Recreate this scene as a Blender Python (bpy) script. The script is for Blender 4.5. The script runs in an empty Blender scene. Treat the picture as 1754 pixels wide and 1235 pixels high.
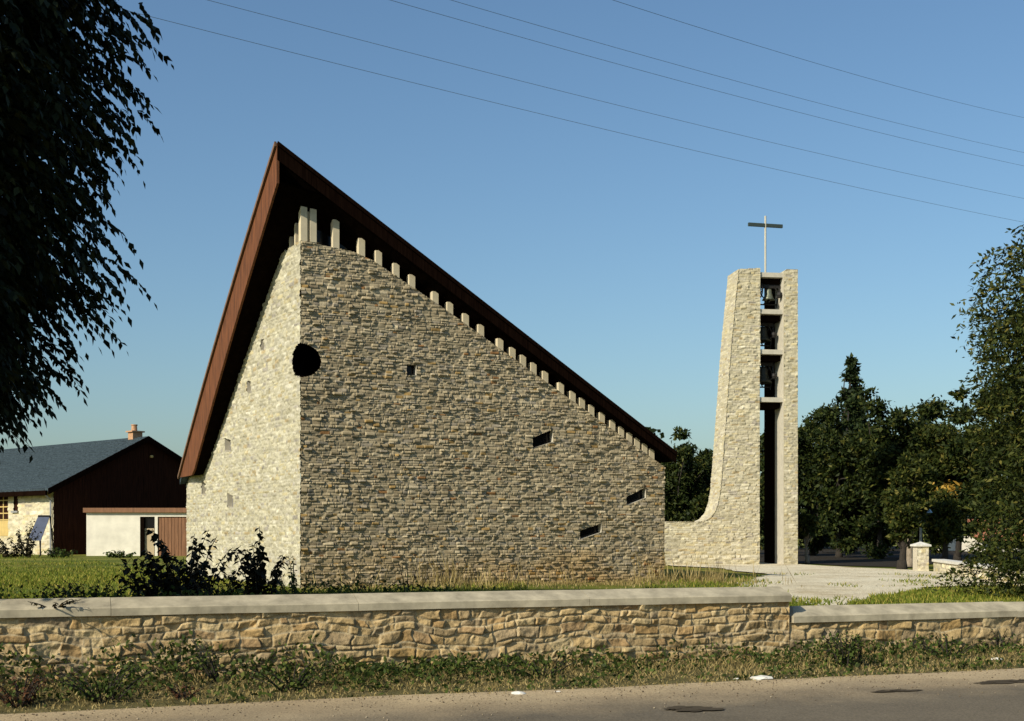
import bpy, math
import numpy as np
from mathutils import Vector

rng = np.random.default_rng(7)
scene = bpy.context.scene
COL = scene.collection
R = math.radians

# ------------------------------------------------------------------ camera model used to survey the site
F_PX, CX, HY, EYE = 2200.0, 877.0, 908.0, 1.75
def P(px, py, d):
    return np.array([(px - CX) / F_PX * d, d, EYE + (HY - py) / F_PX * d])
def rp(px, py, O, n):
    """where the sight line through a photo point meets the vertical plane through O with normal n"""
    r = np.array([(px - CX) / F_PX, 1.0, (HY - py) / F_PX])
    c = np.array([0, 0, EYE])
    n3 = np.array([n[0], n[1], 0.0]); O3 = np.array([O[0], O[1], 0.0])
    t = np.dot(O3 - c, n3) / np.dot(r, n3)
    return c + r * t

# ------------------------------------------------------------------ helpers
def link(o, parent=None):
    COL.objects.link(o)
    if parent is not None:
        o.parent = parent
    return o
def tag(o, label=None, cat=None, group=None, kind=None):
    if label: o['label'] = label
    if cat: o['category'] = cat
    if group: o['group'] = group
    if kind: o['kind'] = kind
    return o
def empty(name, loc=(0, 0, 0), label=None, cat=None, group=None):
    o = bpy.data.objects.new(name, None)
    o.location = loc
    o.empty_display_size = 0.3
    link(o)
    return tag(o, label, cat, group)
def np_mesh(name, V, Fq, mat, parent=None, colors=None, smooth=False, Ft=None):
    """mesh from numpy arrays; vertices are world coordinates, parents are unrotated empties"""
    V = np.asarray(V, dtype=np.float32).reshape(-1, 3)
    if parent is not None:
        V = V - np.array(wloc(parent), dtype=np.float32)
    me = bpy.data.meshes.new(name)
    Fq = np.asarray(Fq, dtype=np.int32)
    me.vertices.add(len(V)); me.vertices.foreach_set('co', V.ravel())
    k = Fq.shape[1]
    me.loops.add(Fq.size); me.loops.foreach_set('vertex_index', Fq.ravel())
    me.polygons.add(len(Fq))
    me.polygons.foreach_set('loop_start', np.arange(0, Fq.size, k, dtype=np.int32))
    me.polygons.foreach_set('loop_total', np.full(len(Fq), k, dtype=np.int32))
    if smooth:
        me.polygons.foreach_set('use_smooth', np.ones(len(Fq), dtype=bool))
    me.update(calc_edges=True)
    if colors is not None:
        a = me.color_attributes.new('Col', 'FLOAT_COLOR', 'POINT')
        c4 = np.ones((len(V), 4), dtype=np.float32); c4[:, :3] = colors
        a.data.foreach_set('color', c4.ravel())
    me.validate()
    if mat: me.materials.append(mat)
    return link(bpy.data.objects.new(name, me), parent)
def wloc(o):
    v = Vector((0, 0, 0))
    while o is not None:
        v += o.location; o = o.parent
    return v

class MB:
    """collects boxes, prisms, tubes and lathes and links them as ONE mesh"""
    def __init__(self): self.v = []; self.f = []
    def add(self, vs, fs):
        b = len(self.v)
        self.v += [tuple(map(float, p)) for p in vs]
        self.f += [tuple(i + b for i in f) for f in fs]
        return self
    def hexa(self, p):     # 8 corners: bottom 4 ccw, top 4 ccw
        return self.add(p, [(3, 2, 1, 0), (4, 5, 6, 7), (0, 1, 5, 4), (1, 2, 6, 5), (2, 3, 7, 6), (3, 0, 4, 7)])
    def fbox(self, fr, u0, u1, z0, z1, n0, n1):
        return self.hexa([fr.p(u0, z0, n1), fr.p(u1, z0, n1), fr.p(u1, z0, n0), fr.p(u0, z0, n0),
                          fr.p(u0, z1, n1), fr.p(u1, z1, n1), fr.p(u1, z1, n0), fr.p(u0, z1, n0)])
    def prism(self, fr, pts, n0, n1):   # polygon (u,z) ccw, extruded along the normal
        k = len(pts)
        a = [fr.p(u, z, n1) for u, z in pts]; b = [fr.p(u, z, n0) for u, z in pts]
        fs = [tuple(range(k)), tuple(range(2 * k - 1, k - 1, -1))]
        fs += [(i, k + i, k + (i + 1) % k, (i + 1) % k) for i in range(k)]
        return self.add(a + b, fs)
    def tube(self, pts, rad, sides=8, cap=True):
        pts = [np.array(p, float) for p in pts]
        if np.isscalar(rad): rad = [rad] * len(pts)
        rings = []
        ref = None
        for i, p in enumerate(pts):
            t = pts[min(i + 1, len(pts) - 1)] - pts[max(i - 1, 0)]
            t = t / (np.linalg.norm(t) + 1e-9)
            if ref is None or abs(np.dot(ref, t)) > .95:
                ref = np.array([1, 0, 0.]) if abs(t[0]) < .8 else np.array([0, 1., 0])
            a = np.cross(t, ref); a /= np.linalg.norm(a); b = np.cross(t, a)
            rings.append([p + rad[i] * (math.cos(2 * math.pi * k / sides) * a + math.sin(2 * math.pi * k / sides) * b) for k in range(sides)])
        vs = [q for r in rings for q in r]; fs = []
        for i in range(len(pts) - 1):
            for k in range(sides):
                k2 = (k + 1) % sides
                fs.append((i * sides + k, i * sides + k2, (i + 1) * sides + k2, (i + 1) * sides + k))
        if cap:
            fs.append(tuple(range(sides - 1, -1, -1)))
            n = (len(pts) - 1) * sides
            fs.append(tuple(range(n, n + sides)))
        return self.add(vs, fs)
    def lathe(self, c, prof, sides=24):  # prof: (radius, z)
        vs = []; fs = []
        for r, z in prof:
            for k in range(sides):
                a = 2 * math.pi * k / sides
                vs.append((c[0] + r * math.cos(a), c[1] + r * math.sin(a), c[2] + z))
        for i in range(len(prof) - 1):
            for k in range(sides):
                k2 = (k + 1) % sides
                fs.append((i * sides + k, i * sides + k2, (i + 1) * sides + k2, (i + 1) * sides + k))
        return self.add(vs, fs)
    def build(self, name, mat, parent=None, smooth=False):
        off = wloc(parent) if parent is not None else Vector((0, 0, 0))
        me = bpy.data.meshes.new(name)
        me.from_pydata([(x - off.x, y - off.y, z - off.z) for x, y, z in self.v], [], self.f)
        if smooth:
            for p in me.polygons: p.use_smooth = True
        me.update()
        me.materials.append(mat)
        return link(bpy.data.objects.new(name, me), parent)

class Frame:
    """vertical plane: origin, direction along it, outward normal"""
    def __init__(self, O, d, n):
        self.O = np.array([O[0], O[1], 0.]); d = np.array([d[0], d[1], 0.]); n = np.array([n[0], n[1], 0.])
        self.d = d / np.linalg.norm(d); self.n = n / np.linalg.norm(n)
    def p(self, u, z, n=0.): return self.O + self.d * u + self.n * n + np.array([0, 0, z])
    def at(self, px, py, n=0.):
        q = rp(px, py, self.O + self.n * n, self.n)
        return float(np.dot(q - self.O, self.d)), float(q[2])
    def arr(self, U, Z, N):
        return (self.O[None] + U[:, None] * self.d[None] + N[:, None] * self.n[None] + np.stack([0 * Z, 0 * Z, Z], 1))

_tab = np.random.default_rng(99).random((256, 256))
def vnoise(x, y, seed=0):
    x = np.asarray(x) + seed * 17.31; y = np.asarray(y) + seed * 5.77
    xi = np.floor(x).astype(int); yi = np.floor(y).astype(int)
    fx = x - xi; fy = y - yi
    fx = fx * fx * (3 - 2 * fx); fy = fy * fy * (3 - 2 * fy)
    a = _tab[xi & 255, yi & 255]; b = _tab[(xi + 1) & 255, yi & 255]
    c = _tab[xi & 255, (yi + 1) & 255]; d = _tab[(xi + 1) & 255, (yi + 1) & 255]
    return (a * (1 - fx) + b * fx) * (1 - fy) + (c * (1 - fx) + d * fx) * fy - .5
def fbm(x, y, seed=0, o=3):
    s = 0; a = 1.
    for k in range(o):
        s = s + a * vnoise(x * 2 ** k, y * 2 ** k, seed + k * 3); a *= .5
    return s

# ------------------------------------------------------------------ materials
def principled(name, rough=.8, spec=.3):
    m = bpy.data.materials.new(name); m.use_nodes = True
    nt = m.node_tree; b = nt.nodes['Principled BSDF']
    b.inputs['Roughness'].default_value = rough
    b.inputs['Specular IOR Level'].default_value = spec
    return m, nt, b
def N(nt, t, **kw):
    n = nt.nodes.new(t)
    for k, v in kw.items(): setattr(n, k, v)
    return n
def noise_node(nt, scale, detail=4, rough=.55, coord='Object', stretch=None):
    tc = N(nt, 'ShaderNodeTexCoord'); src = tc.outputs[coord]
    if stretch:
        mp = N(nt, 'ShaderNodeMapping'); mp.inputs['Scale'].default_value = stretch
        nt.links.new(src, mp.inputs['Vector']); src = mp.outputs['Vector']
    n = N(nt, 'ShaderNodeTexNoise'); n.inputs['Scale'].default_value = scale
    n.inputs['Detail'].default_value = detail; n.inputs['Roughness'].default_value = rough
    nt.links.new(src, n.inputs['Vector'])
    return n
def ramp(nt, src, stops):
    r = N(nt, 'ShaderNodeValToRGB')
    e = r.color_ramp.elements
    while len(e) > 1: e.remove(e[-1])
    e[0].position = stops[0][0]; e[0].color = (*stops[0][1], 1)
    for p, c in stops[1:]:
        q = e.new(p); q.color = (*c, 1)
    nt.links.new(src, r.inputs['Fac'])
    return r
def mix(nt, a, b, fac, mode='MIX'):
    m = N(nt, 'ShaderNodeMix', data_type='RGBA', blend_type=mode)
    for sock, v in ((m.inputs[6], a), (m.inputs[7], b), (m.inputs[0], fac)):
        if hasattr(v, 'links'): nt.links.new(v, sock)
        elif isinstance(v, tuple): sock.default_value = (*v, 1)
        else: sock.default_value = v
    return m.outputs[2]
def bump(nt, b, h, strength=.4, dist=.02):
    bp = N(nt, 'ShaderNodeBump'); bp.inputs['Strength'].default_value = strength; bp.inputs['Distance'].default_value = dist
    nt.links.new(h, bp.inputs['Height']); nt.links.new(bp.outputs['Normal'], b.inputs['Normal'])
def plain(name, c, rough=.7, var=.25, scale=6, stretch=None, bmp=.15, bdist=.01, spec=.3, metal=0):
    m, nt, b = principled(name, rough, spec)
    n = noise_node(nt, scale, 5, .6, stretch=stretch)
    lo = tuple(x * (1 - var) for x in c); hi = tuple(min(1, x * (1 + var)) for x in c)
    r = ramp(nt, n.outputs['Fac'], [(.3, lo), (.7, hi)])
    nt.links.new(r.outputs['Color'], b.inputs['Base Color'])
    b.inputs['Metallic'].default_value = metal
    if bmp: bump(nt, b, n.outputs['Fac'], bmp, bdist)
    return m
def stone_mat(name, fine=30, b_strength=.5, b_dist=.012):
    m, nt, b = principled(name, .9, .15)
    at = N(nt, 'ShaderNodeVertexColor', layer_name='Col')
    n1 = noise_node(nt, fine, 5, .65)
    n2 = noise_node(nt, 1.3, 4, .6)
    r1 = ramp(nt, n1.outputs['Fac'], [(.28, (.62, .6, .57)), (.5, (1, 1, 1)), (.75, (1.18, 1.16, 1.1))])
    r2 = ramp(nt, n2.outputs['Fac'], [(.3, (.9, .89, .86)), (.7, (1.06, 1.06, 1.05))])
    c = mix(nt, at.outputs['Color'], r1.outputs['Color'], 1.0, 'MULTIPLY')
    c = mix(nt, c, r2.outputs['Color'], 1.0, 'MULTIPLY')
    nt.links.new(c, b.inputs['Base Color'])
    bump(nt, b, n1.outputs['Fac'], b_strength, b_dist)
    return m
def leaf_mat(name, stops, rough=.6, trans=.25):
    m, nt, b = principled(name, rough, .12)
    g = N(nt, 'ShaderNodeNewGeometry')
    r = ramp(nt, g.outputs['Random Per Island'], stops)
    nt.links.new(r.outputs['Color'], b.inputs['Base Color'])
    t = N(nt, 'ShaderNodeBsdfTranslucent')
    nt.links.new(r.outputs['Color'], t.inputs['Color'])
    ms = N(nt, 'ShaderNodeMixShader'); ms.inputs[0].default_value = trans
    out = nt.nodes['Material Output']
    nt.links.new(b.outputs[0], ms.inputs[1]); nt.links.new(t.outputs[0], ms.inputs[2]); nt.links.new(ms.outputs[0], out.inputs[0])
    return m

M = {}
M['stone'] = stone_mat('coursed_stone', 26, .5, .007)
M['rubble'] = stone_mat('rubble_stone', 26, .8, .02)
M['concrete'] = plain('pale_concrete', (.47, .43, .34), .85, .12, 5, bmp=.2)
M['fin'] = plain('cream_painted_concrete', (.58, .50, .34), .8, .08, 4, bmp=.05)
M['coping'] = plain('coping_concrete', (.37, .32, .22), .9, .32, 4, bmp=.5, bdist=.01)
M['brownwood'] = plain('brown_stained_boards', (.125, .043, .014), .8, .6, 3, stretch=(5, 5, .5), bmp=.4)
M['edge_shade_wood'] = plain('edge_and_shade_boards', (.008, .004, .0025), .9, .5, 4, stretch=(6, 6, .35), bmp=.3, spec=.0)  # edge boards near black, shade of the right eave put into the colour
M['darkwood'] = plain('dark_stained_boards', (.026, .0095, .005), .9, .5, 4, stretch=(6, 6, .35), bmp=.4, spec=.05)
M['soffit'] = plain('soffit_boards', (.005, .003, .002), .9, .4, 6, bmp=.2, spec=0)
M['trim'] = plain('weathered_trim', (.16, .09, .05), .6, .3, 5)
M['slate'] = plain('slate_roof', (.038, .053, .060), .9, .75, 9, bmp=.6, bdist=.02, spec=.08)
M['blackglass'] = plain('dark_glass', (.006, .006, .007), .15, .1, 2, bmp=0, spec=.2)
M['greyglass'] = plain('grey_window_panel', (.17, .16, .15), .4, .15, 3, bmp=0)
M['void'] = plain('shade_black_lining', (.004, .003, .003), .9, .2, 4, bmp=0, spec=0)  # near-black colour stands in for deep shade inside the oculus
M['render'] = plain('white_render', (.66, .615, .50), .9, .14, 1.6, bmp=.2)
M['beige'] = plain('beige_door_paint', (.42, .33, .2), .6, .1, 3)
M['brownplank'] = plain('brown_planks', (.20, .095, .045), .7, .3, 4, stretch=(5, 5, .4))
M['yellow'] = plain('yellow_paint', (.5, .36, .13), .6, .12, 4)
M['brick'] = plain('chimney_brick', (.42, .24, .13), .85, .25, 14)
M['blue'] = plain('faded_blue_paint', (.065, .08, .125), .5, .2, 5)
M['zinc'] = plain('zinc_metal', (.3, .3, .29), .5, .15, 8, metal=.3)
M['wire'] = plain('wire_metal', (.15, .21, .28), .6, .1, 3, bmp=0)
M['bronze'] = plain('bell_bronze', (.16, .17, .12), .45, .2, 8, metal=.5)
M['bronze_shaded'] = plain('shaded_bell_bronze', (.03, .032, .024), .5, .2, 8, metal=.4)  # same bronze with shade put into the colour, for the lower bells
M['iron'] = plain('black_iron', (.015, .013, .012), .6, .2, 8)
M['crossbar'] = plain('cross_bar_metal', (.035, .05, .045), .6, .2, 8)
M['mast'] = plain('cross_mast_metal', (.45, .42, .33), .6, .1, 8)
M['orange_roof'] = plain('orange_tiles', (.36, .14, .07), .8, .3, 8)
M['bark'] = plain('grey_bark', (.26, .21, .15), .95, .4, 9, stretch=(4, 4, .6), bmp=.8, bdist=.03)
M['darkbark'] = plain('dark_bark', (.03, .024, .018), .95, .4, 9, stretch=(4, 4, .6), bmp=.8, bdist=.03)
M['palestone'] = plain('pale_stone', (.6, .57, .5), .9, .15, 9)
M['leaf_dark'] = leaf_mat('leaf_near_dark', [(0, (.008, .011, .004)), (.6, (.015, .020, .006)), (1, (.028, .031, .008))], trans=.1)
M['leaf_wood'] = leaf_mat('leaf_wood', [(0, (.008, .014, .003)), (.6, (.021, .032, .006)), (.9, (.046, .055, .011)), (1, (.11, .105, .022))], trans=.15)
M['leaf_bright'] = leaf_mat('leaf_bright', [(0, (.014, .021, .004)), (.55, (.032, .044, .008)), (.88, (.07, .078, .015)), (1, (.16, .135, .03))])
M['leaf_conifer'] = leaf_mat('leaf_conifer', [(0, (.010, .018, .006)), (.7, (.020, .034, .010)), (1, (.045, .055, .014))], trans=.05)
M['leaf_shrub'] = leaf_mat('leaf_shrub', [(0, (.010, .010, .003)), (.7, (.022, .019, .006)), (1, (.045, .030, .012))], trans=.1)
M['leaf_weed'] = leaf_mat('leaf_weed', [(0, (.018, .028, .006)), (.5, (.042, .065, .012)), (.88, (.085, .115, .022)), (1, (.17, .15, .045))])
M['leaf_red'] = leaf_mat('leaf_red', [(0, (.05, .03, .012)), (.6, (.12, .05, .025)), (1, (.16, .09, .04))])
M['leaf_gold'] = leaf_mat('leaf_gold', [(0, (.30, .18, .03)), (1, (.45, .28, .05))])
M['drygrass'] = leaf_mat('dry_grass', [(0, (.20, .15, .055)), (.6, (.33, .25, .10)), (1, (.48, .38, .17))], .8, .3)
M['greengrass'] = leaf_mat('green_grass', [(0, (.08, .115, .014)), (.5, (.15, .185, .022)), (.8, (.26, .25, .04)), (1, (.42, .34, .08))], .7, .3)

# ------------------------------------------------------------------ masonry height fields
def stone_map(U, Z, ch, sl, seed, warp=.01, bevel=.025):
    g = np.random.default_rng(seed)
    zmin, zmax = Z.min() - .5, Z.max() + .5
    Zw = Z + fbm(U * 2.2, Z * 2.2, seed, 2) * warp * 2 + fbm(U * .5, Z * .3, seed + 5, 2) * warp * 3
    Uw = U + fbm(U * 3, Z * 6, seed + 9, 2) * warp * 2.5
    e = [zmin]
    while e[-1] < zmax: e.append(e[-1] + g.uniform(*ch))
    e = np.array(e)
    ci = np.searchsorted(e, Zw) - 1
    ci = np.clip(ci, 0, len(e) - 2)
    dz = np.minimum(Zw - e[ci], e[ci + 1] - Zw)
    cz = (Zw - (e[ci] + e[ci + 1]) / 2)
    du = np.zeros_like(U); cu = np.zeros_like(U); sid = np.zeros(len(U), int)
    base = 0
    umin, umax = U.min() - 1, U.max() + 1
    for c in range(len(e) - 1):
        j = [umin - g.uniform(0, .3)]
        k = min(1.6, (e[c + 1] - e[c]) / np.mean(ch))
        while j[-1] < umax: j.append(j[-1] + g.uniform(*sl) * (.7 + .4 * k))
        j = np.array(j)
        m = ci == c
        if m.any():
            s = np.clip(np.searchsorted(j, Uw[m]) - 1, 0, len(j) - 2)
            du[m] = np.minimum(Uw[m] - j[s], j[s + 1] - Uw[m]); cu[m] = Uw[m] - (j[s] + j[s + 1]) / 2
            sid[m] = base + s
        base += len(j)
    d = np.minimum(du, dz)
    k = np.clip(d / bevel, 0, 1); k = k * k * (3 - 2 * k)
    return k, sid, cu, cz, base, g

CHURCH_SHADE_PAL = np.array([(.33, .29, .22), (.29, .26, .20), (.37, .33, .255), (.41, .37, .29), (.30, .28, .255), (.34, .245, .115), (.27, .155, .075), (.46, .42, .34), (.24, .21, .165)])  # church stone tones for the road face, darkened to carry its shade
CHURCH_W = np.array([.24, .22, .2, .12, .1, .03, .012, .05, .04])
TOWER_PAL = 1.08 * np.array([(.46, .41, .28), (.50, .45, .32), (.43, .385, .28), (.47, .40, .235), (.35, .31, .25), (.55, .5, .38), (.40, .31, .17)])
TOWER_W = np.array([.26, .25, .17, .1, .07, .11, .04])
RUBBLE_PAL = np.array([1.08, 1.02, .90]) * np.array([(.40, .31, .17), (.45, .36, .21), (.36, .29, .18), (.38, .26, .12), (.31, .26, .19), (.50, .43, .28), (.30, .21, .12), (.24, .215, .185), (.41, .29, .13)])
_mean = (RUBBLE_PAL * np.array([.22, .18, .17, .09, .11, .08, .06, .025, .065])[:, None]).sum(0)
RUBBLE_PAL = (RUBBLE_PAL * .72 + _mean * .28) * np.array([1.0, .93, .80])
RUBBLE_W = np.array([.22, .18, .17, .09, .11, .08, .06, .025, .065])

def masonry(name, fr, u0, u1, z0, z1, res, inside, parent, mat, pal, wts, ch, sl, seed, amp=.035, warp=.01, bevel=.025,
            mortar=(.34, .305, .235), back=None, stain=None, rough=.006, mort_var=.1, n_off=0.0, jut=0.):
    nu = int((u1 - u0) / res) + 1; nz = int((z1 - z0) / res) + 1
    us = np.linspace(u0, u1, nu); zs = np.linspace(z0, z1, nz)
    UU, ZZ = np.meshgrid(us, zs); U = UU.ravel(); Z = ZZ.ravel()
    k, sid, cu, cz, nst, g = stone_map(U, Z, ch, sl, seed, warp, bevel)
    prot = g.random(nst) ** 1.7; prot = np.where(g.random(nst) < jut, prot + 1.1, prot); tu = g.normal(0, .13, nst); tz = g.normal(0, .13, nst)
    ci = g.choice(len(pal), nst, p=wts / wts.sum()); br = g.uniform(.82, 1.16, nst)
    flush = g.random(nst) < .18
    h = k * (.008 + amp * prot[sid] * np.where(flush[sid], .2, 1) + np.clip(tu[sid] * cu + tz[sid] * cz, -.02, .03))
    h = h + fbm(U * 9, Z * 9, seed + 20, 3) * rough * 2 * (.4 + k) + n_off
    colr = pal[ci][sid] * br[sid][:, None]
    colr = colr * (1 + .35 * fbm(U * 6, Z * 8, seed + 31, 3))[:, None]
    mo = np.array(mortar)[None] * (1 + mort_var * 2 * fbm(U * 3, Z * 3, seed + 40, 3))[:, None]
    kk = np.clip(k * 1.2 - .1, 0, 1)[:, None]
    colr = mo * (1 - kk) + colr * kk
    if stain is not None: colr = stain(U, Z, colr)
    colr = np.clip(colr, .01, .75)
    V = fr.arr(U, Z, h)
    iu, iz = np.meshgrid(np.arange(nu - 1), np.arange(nz - 1)); iu = iu.ravel(); iz = iz.ravel()
    a = iz * nu + iu
    cenU = us[iu] + res / 2; cenZ = zs[iz] + res / 2
    keep = inside(cenU, cenZ)
    a = a[keep]
    # orientation: faces look along +normal
    Fq = np.stack([a, a + 1, a + 1 + nu, a + nu], 1)
    nrm = np.cross(fr.d, [0, 0, 1.])
    if np.dot(nrm, fr.n) < 0: Fq = Fq[:, ::-1]
    used = np.unique(Fq); remap = -np.ones(len(V), int); remap[used] = np.arange(len(used))
    V = V[used]; colr = colr[used]; Fq = remap[Fq]
    if back:          # closing body behind the face: outline polygon extruded inwards (list of polygons)
        vs = [V]; fs = [Fq]; cs = [colr]; base = len(V)
        for poly, n0, n1, with_front in back:
            q = len(poly)
            pa = np.array([fr.p(u, z, n1) for u, z in poly]); pb = np.array([fr.p(u, z, n0) for u, z in poly])
            for i in range(q):
                j = (i + 1) % q
                if with_front and abs(poly[i][0] - poly[j][0]) < 1e-6 and poly[i][0] == 0: continue
                quad = np.array([pa[i], pb[i], pb[j], pa[j]])
                vs.append(quad); cs.append(np.tile(np.array(mortar), (4, 1))); fs.append(np.array([[base, base + 1, base + 2, base + 3]])); base += 4
        V = np.concatenate(vs); colr = np.concatenate(cs); Fq = np.concatenate(fs)
    return np_mesh(name, V, Fq, mat, parent, colr, smooth=True)

def poly_inside(poly):
    poly = np.array(poly)
    def f(u, z):
        r = np.zeros(len(u), bool); n = len(poly); j = n - 1
        for i in range(n):
            xi, yi = poly[i]; xj, yj = poly[j]
            c = ((yi > z) != (yj > z)) & (u < (xj - xi) * (z - yi) / (yj - yi + 1e-12) + xi)
            r ^= c; j = i
        return r
    return f

# ------------------------------------------------------------------ leaves and plants
def unit(a): return a / (np.linalg.norm(a, axis=-1, keepdims=True) + 1e-9)
def leaf_arrays(Pp, D, Nn, L, W, fold=.12):
    D = unit(D); S = unit(np.cross(D, Nn)); Nn = np.cross(S, D)
    L = np.broadcast_to(L, (len(Pp),))[:, None]; W = np.broadcast_to(W, (len(Pp),))[:, None]
    mid = Pp + D * L * .42
    v = np.stack([Pp, mid + S * W * .5 + Nn * W * fold, Pp + D * L, mid - S * W * .5 + Nn * W * fold], 1).reshape(-1, 3)
    f = np.arange(len(Pp) * 4).reshape(-1, 4)
    return v, f
def rand_dir(g, n):
    return unit(g.normal(size=(n, 3)))

def limb_curve(a, b, g, sag=.12, n=6):
    a = np.array(a, float); b = np.array(b, float)
    L = np.linalg.norm(b - a); o = g.normal(size=3) * L * sag
    return [a + (b - a) * t + o * math.sin(math.pi * t) for t in np.linspace(0, 1, n)]

def make_tree(name, base, height, radius, crown_z0, seed, leaf, bark, label, group=None, nleaf=5000, leaf_len=.22, nclump=60,
              shape='round', trunk_r=.16, weep=0., cat='tree', parent_name='crown'):
    g = np.random.default_rng(seed)
    root = empty(name, base, label, cat, group)
    bx, by, bz = base
    ch = height - crown_z0
    cc = np.array([bx, by, bz + crown_z0 + ch * .5])
    if shape == 'cone':
        t = g.random(nclump) ** .8; ang = g.random(nclump) * 6.283
        rr = radius * (1 - t) ** .85 * (.75 + .3 * g.random(nclump)) * .85
        C = np.stack([bx + rr * np.cos(ang), by + rr * np.sin(ang), bz + crown_z0 + ch * t * .97], 1)
        cr = np.clip(radius * .36 * (1 - t) + .24, .2, 1.3)
    else:
        d = rand_dir(g, nclump); d[:, 2] = np.sign(d[:, 2]) * np.abs(d[:, 2]) ** .75; rr = g.random(nclump) ** .45
        lump = 1 + .28 * g.normal(size=nclump)
        C = cc + d * (rr * np.clip(lump, .55, 1.35))[:, None] * np.array([radius, radius, ch * .5]) * .84
        cr = radius * .36 * g.uniform(.6, 1.25, nclump)
    mb = MB()
    top = np.array([bx + g.normal() * .1, by + g.normal() * .1, bz + crown_z0 + ch * (.9 if shape == 'cone' else .55)])
    tr = limb_curve((bx, by, bz - .15), top, g, .02, 8)
    mb.tube(tr, list(np.linspace(trunk_r, trunk_r * .25, 8)), 9)
    mb.tube([(bx, by, bz - .1), (bx, by, bz + .35)], [trunk_r * 1.45, trunk_r * 1.02], 9)
    for i in range(min(nclump, 14)):
        s = tr[int(g.integers(3, 7))]
        mb.tube(limb_curve(s, C[i], g, .1), list(np.linspace(trunk_r * .4, trunk_r * .07, 6)), 5)
    mb.build('trunk', bark, root, True)
    w = cr ** 2; idx = g.choice(nclump, nleaf, p=w / w.sum())
    dd = rand_dir(g, nleaf); dd[:, 2] = np.where(dd[:, 2] < -.3, -dd[:, 2] * .6, dd[:, 2])
    rad = (cr[idx] * (g.random(nleaf) ** .4) * g.uniform(.8, 1.15, nleaf))[:, None]
    Pp = C[idx] + dd * rad * np.array([1, 1, .75 if shape != 'cone' else .6])
    if weep: Pp[:, 2] -= weep * g.random(nleaf) * (rad[:, 0] / cr[idx])
    Pp[:, 2] = np.maximum(Pp[:, 2], bz + .05)
    D = unit(dd * .8 + rand_dir(g, nleaf) * .7 + np.array([0, 0, -.25 - weep]))
    Nn = unit(dd + rand_dir(g, nleaf) * .6 + np.array([0, 0, .3]))
    L = leaf_len * g.uniform(.6, 1.3, nleaf)
    W = L * (.52 if not weep else .38)
    ni = int(nleaf * .8)
    ii = g.choice(nclump, ni, p=w / w.sum())
    Pi = C[ii] + rand_dir(g, ni) * (cr[ii] * .62 * g.random(ni) ** .33)[:, None] * np.array([1, 1, .75])
    Pi[:, 2] = np.maximum(Pi[:, 2], bz + .1)
    Pp = np.concatenate([Pp, Pi]); D = np.concatenate([D, rand_dir(g, ni)]); Nn = np.concatenate([Nn, rand_dir(g, ni)])
    Li = leaf_len * g.uniform(1.1, 1.8, ni); L = np.concatenate([L, Li]); W = np.concatenate([W, Li * .55])
    v, f = leaf_arrays(Pp, D, Nn, L, W)
    np_mesh(parent_name, v, f, leaf, root)
    return root

def make_shrub(name, base, nstem, height, spread, seed, leaf, label, group=None, L=.10, nl=16, cat='shrub', lean=(0, 0), stem_mat=None):
    g = np.random.default_rng(seed)
    root = empty(name, base, label, cat, group)
    b = np.array(base, float); mb = MB(); PP = []; DD = []; NN = []; LL = []
    for s in range(nstem):
        a = g.random() * 6.283; r = spread * math.sqrt(g.random())
        h = height * g.uniform(.55, 1.0) * (1 - .3 * r / max(spread, .01))
        tip = b + np.array([r * math.cos(a) + lean[0], r * math.sin(a) + lean[1], h])
        p0 = b + np.array([r * .35 * math.cos(a), r * .35 * math.sin(a), -.03])
        pts = [p0 + (tip - p0) * t + np.array([math.cos(a), math.sin(a), 0]) * spread * .25 * (t ** 2.5) - np.array([0, 0, 1]) * h * .10 * t ** 4 for t in np.linspace(0, 1, 8)]
        mb.tube(pts, list(np.linspace(.010, .003, 8) * (1 + height * .25)), 5)
        for k in range(nl):
            t = .14 + .86 * (k + g.random() * .6) / nl
            i = min(6, int(t * 7)); q = pts[i] + (pts[i + 1] - pts[i]) * (t * 7 - i)
            ang = k * 2.4 + g.normal() * .4
            out = np.array([math.cos(ang), math.sin(ang), .15 + g.normal() * .2])
            PP.append(q); DD.append(out + np.array([0, 0, -.85 + .35 * g.normal()])); NN.append(np.array([0, 0, .7]) + out * .9 + .4 * g.normal(size=3)); LL.append(L * g.uniform(.65, 1.2) * (1.05 - .35 * t))
    mb.build('stems', stem_mat or M['darkbark'], root)
    LL = np.array(LL)
    v, f = leaf_arrays(np.array(PP), np.array(DD), np.array(NN), LL, LL * .72, .18)
    np_mesh('foliage', v, f, leaf, root)
    return root

def blades(name, Pp, h, lean, width, mat, seed, label=None, cat=None):
    g = np.random.default_rng(seed); n = len(Pp)
    D = unit(np.stack([g.normal(size=n) * lean, g.normal(size=n) * lean, np.ones(n)], 1))
    Nn = rand_dir(g, n)
    v, f = leaf_arrays(Pp, D, Nn, h, width, .0)
    o = np_mesh(name, v, f, mat)
    return tag(o, label, cat, kind='stuff')

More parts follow.
